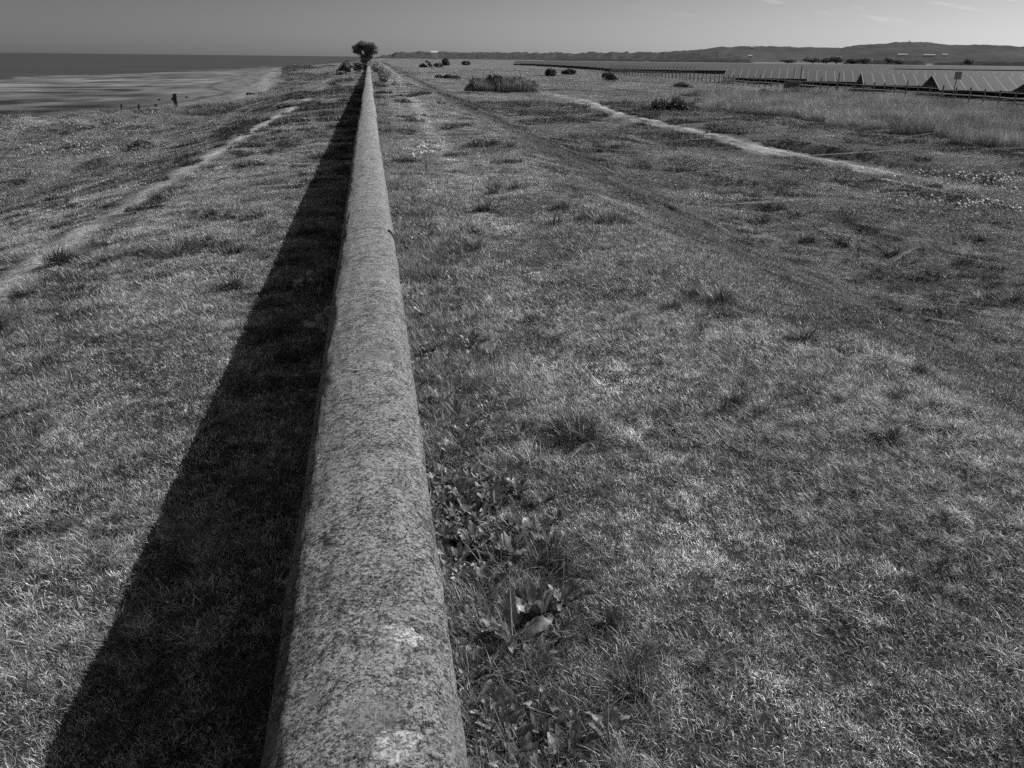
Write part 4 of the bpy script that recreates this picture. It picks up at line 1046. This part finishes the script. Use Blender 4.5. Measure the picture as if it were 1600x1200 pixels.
# taller bare posts and the sign
def pole(px, s, h, lab):
    x, y = corner_at(px, s); x -= 1.5; mb = MB(); mb.tube([(0, 0, -.3), (0, 0, h)], [.06, .05], 8)
    tag(mb.build('steel_post', RACK, None, (x, y, gz(x, y))), lab, 'post')
pole(1258, 117, 2.6, 'thin dark steel post at the end of the fourth solar row, left of a pair')
pole(1269, 114, 2.9, 'thin dark steel post at the end of the fourth solar row, right of a pair')
pole(1331, 103, 2.2, 'lone thin dark post between the lattice and the third solar row')
sx_, sy_ = at(1486, 160, -1.45); z = gz(sx_, sy_)
sg = empty('marker_sign', (sx_, sy_, z), 'small square grey sign board on a leaning pole in front of the fence', 'sign', None, -.5)
mb = MB(); mb.tube([(0, 0, -.3), (.05, 0, 1.3), (.12, 0, 2.65)], .04, 8); mb.build('pole', FP, sg)
mb = MB(); mb.box(-.14, .42, -.06, -.035, 1.98, 2.62); mb.build('board', SIGNM, sg)
mb = MB(); mb.box(-.1, .38, -.033, -.02, 2.08, 2.12); mb.box(-.1, .38, -.033, -.02, 2.48, 2.52); mb.build('bracket', METAL, sg)
bx, by = corner_at(1256, 112); mb = MB(); mb.box(-.9, .9, -.5, .5, 0, .95); mb.box(-.95, .95, -.55, .55, .95, 1.02); mb.box(-.02, .02, -.53, -.5, .1, .9)
tag(mb.build('equipment_cabinet', RACK, None, (bx-1.2, by, gz(bx, by))), 'low black equipment cabinet at the corner where the fence meets the fourth solar row', 'cabinet')

# ------------------------------------------------------------------ distance
HAZE = MT('hazy_woodland'); _n = HAZE.noise(.012, 6, .65); _n2 = HAZE.noise(.0025, 3)  # aerial haze baked into the albedo as a flat grey
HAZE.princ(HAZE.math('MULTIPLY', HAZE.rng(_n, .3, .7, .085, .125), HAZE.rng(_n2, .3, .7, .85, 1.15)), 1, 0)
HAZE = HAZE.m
def hills(name, prof, D, depth, lab, amp, mat, seed, nsc=45., rows=22, kind='structure', cat='hills'):
    """ridge whose skyline follows prof [(px, py)] at distance D"""
    xs = np.arange(prof[0][0], prof[-1][0], 1.5); P = np.array(prof, float); py = np.interp(xs, P[:, 0], P[:, 1])
    V = []
    for r_ in range(rows):
        t = r_/(rows-1)
        for i, (a, b) in enumerate(zip(xs, py)):
            d = ray(a, 90); az_ = math.atan2(d[0], d[1])
            rd = ray(a, b); eln = rd[2]/math.hypot(rd[0], rd[1]); top = ZC+eln*(D+depth)
            base = -2.5
            f = math.sin(t*math.pi/2)**1.1
            hh = base+(top-base)*f
            rr_ = D+depth*t
            if r_ == rows-1: pass
            X_, Y_ = rr_*math.sin(az_), rr_*math.cos(az_)
            nz = float((fbm(np.array([X_/nsc]), np.array([Y_/nsc]), seed, 4)[0]-.5)*amp*(.3+.7*f))
            V.append((X_, Y_, hh+nz))
    # far side
    for i, (a, b) in enumerate(zip(xs, py)):
        d = ray(a, 90); az_ = math.atan2(d[0], d[1]); rr_ = D+depth*1.6
        V.append((rr_*math.sin(az_), rr_*math.cos(az_), -5))
    n = len(xs); i = np.arange(n*(rows+1)).reshape(rows+1, n)
    Fc = np.stack([i[:-1, :-1], i[:-1, 1:], i[1:, 1:], i[1:, :-1]], -1).reshape(-1, 4)
    o = obj(name, mesh_np(name, np.array(V), Fc, 4, None, True), mat)
    return tag(o, lab, cat, kind=kind)
hill_prof = [(985, 97), (1040, 82), (1075, 79.5), (1100, 77.5), (1130, 73.6), (1170, 72.8), (1200, 73), (1250, 74.5), (1295, 75.5), (1312, 75.8), (1330, 72.5), (1370, 69), (1400, 67.2), (1425, 66.2), (1450, 68), (1480, 71.3), (1530, 71.5), (1600, 73.5), (1700, 77), (1900, 88), (2100, 100)]
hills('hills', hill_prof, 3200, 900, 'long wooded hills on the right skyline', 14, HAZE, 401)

WOODS = MT('far_woods'); _n = WOODS.noise(.05, 5, .7); WOODS.princ(WOODS.rng(_n, .3, .7, .06, .12), 1, 0); WOODS = WOODS.m  # haze of the far belt put into its flat tone
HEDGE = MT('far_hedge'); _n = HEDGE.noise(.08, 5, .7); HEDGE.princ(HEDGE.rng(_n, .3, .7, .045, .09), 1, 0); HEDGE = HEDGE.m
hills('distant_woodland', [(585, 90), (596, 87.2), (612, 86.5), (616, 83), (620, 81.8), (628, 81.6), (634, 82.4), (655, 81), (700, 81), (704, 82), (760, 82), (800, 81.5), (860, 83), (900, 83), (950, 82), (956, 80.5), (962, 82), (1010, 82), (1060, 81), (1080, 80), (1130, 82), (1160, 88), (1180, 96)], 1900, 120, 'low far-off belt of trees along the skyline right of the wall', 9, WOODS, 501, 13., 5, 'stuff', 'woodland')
for pr_, lb_ in (([(850, 95), (862, 92), (900, 91.3), (960, 92.2), (1000, 92.4), (1010, 95)], 'thin dark hedge on the plain above the reed clump'), ([(1010, 97), (1020, 93), (1080, 92.5), (1150, 92.6), (1170, 93), (1176, 98)], 'thin dark hedge on the plain left of the copse'),
                 ([(1318, 99), (1325, 94.5), (1350, 93.5), (1400, 93), (1440, 95), (1450, 99)], 'uneven hedge at the foot of the highest hill'), ([(1460, 99), (1475, 96.5), (1520, 95), (1560, 96), (1620, 96), (1700, 100)], 'uneven hedge at the foot of the right-hand hills')):
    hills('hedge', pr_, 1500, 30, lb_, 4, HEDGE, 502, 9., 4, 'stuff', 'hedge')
cop = [(1272, 88.8, 15, 'left half of a dark flat-topped copse at the foot of the hills'), (1292, 89, 13, 'middle of a dark flat-topped copse at the foot of the hills'), (1308, 87.2, 13, 'rounded right end of a dark flat-topped copse at the foot of the hills'),
       (1232, 90.5, 18, 'low wide tree left of the dark copse'), (1335, 89, 12, 'tree right of the dark copse'), (1352, 88, 11, 'taller pale tree right of the dark copse'), (1389, 85.5, 10, 'single tall tree standing below the highest hill'), (1405, 92, 10, 'low tree right of the single tall one'), (1516, 91, 9, 'small tree at the foot of the right-hand hills')]
for i, (px, py, wpx, lab) in enumerate(cop):
    D = 1450; rd = ray(px, py); hd = math.hypot(rd[0], rd[1]); a = math.atan2(rd[0], rd[1]); x, y = D*math.sin(a), D*math.cos(a)
    z0 = gz(x, y); top = ZC+rd[2]/hd*D-z0; top = max(top, 5); wm_ = wpx/1295*D*1.7
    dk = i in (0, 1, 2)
    tree('field_tree', (x, y), top, wm_, lab, seed=600+i, n=1400, size=1.0, lo=.10 if dk else .16, hi=.15 if dk else .22, base=.05, group='separate trees on the plain')  # leaf tones raised to carry the haze
hs = [(1121.5, 85.6, 3, 'white house on the slope of the left-hand hill', 14), (1410, 86.3, 7, 'long pale building on the slope below the highest hill', 30), (1452, 87, 8, 'longest white building on the slope of the right-hand hill', 36), (1476, 87, 4, 'small pale building right of the longest one', 16),
      (1176, 75, 4, 'pale house near the top of the left-hand hill', 16), (1172, 88.6, 4, 'low pale farm building at the foot of the left-hand hill', 14), (679, 85, 3, 'tiny white house in the tree belt right of the wall', 12)]
for px, py, wpx, lab, ln in hs:
    D = 3150 if px > 1000 else 1700; rd = ray(px, py); a = math.atan2(rd[0], rd[1]); hd = math.hypot(rd[0], rd[1])
    hd = math.hypot(rd[0], rd[1])
    if px > 1000:
        prof = hill_prof; tp = np.interp(px, [q[0] for q in prof], [q[1] for q in prof]); r2 = ray(px, tp); top = ZC+r2[2]/math.hypot(r2[0], r2[1])*4100
        for D in range(3210, 4090, 5):
            if -2.5+(top+2.5)*math.sin((D-3200)/900*math.pi/2)**1.1+3 >= ZC+rd[2]/hd*D: break
    x, y = D*math.sin(a), D*math.cos(a); z = ZC+rd[2]/hd*D
    hB = 3.2 if wpx > 5 else 4.5
    hz = empty('house', (x, y, z-1), lab, 'house', 'pale buildings on the distant hills', -a)
    mb = MB(); mb.box(-ln/2, ln/2, -4, 4, -9, hB); mb.build('wall', WHITE, hz)
    mb = MB(); q = hB+.02
    mb.poly([(-ln/2-.4, -4.4, q), (ln/2+.4, -4.4, q), (ln/2+.4, 0, q+2.6), (-ln/2-.4, 0, q+2.6)]); mb.poly([(-ln/2-.4, 0, q+2.6), (ln/2+.4, 0, q+2.6), (ln/2+.4, 4.4, q), (-ln/2-.4, 4.4, q)])
    mb.poly([(-ln/2, -4.3, q), (-ln/2, 0, q+2.5), (-ln/2, 4.3, q)]); mb.poly([(ln/2, -4.3, q), (ln/2, 4.3, q), (ln/2, 0, q+2.5)])
    mb.build('roof', ROOF, hz)
# radio mast on the highest hill
rd = ray(1420.5, 66); a = math.atan2(rd[0], rd[1]); D = 4050; zt = ZC+rd[2]/math.hypot(rd[0], rd[1])*D
mb = MB(); mb.tube([(0, 0, -20), (0, 0, 9)], [1.6, .8], 6); tag(mb.build('radio_mast', RACK, None, (D*math.sin(a), D*math.cos(a), zt)), 'short mast on the highest point of the hills', 'mast')
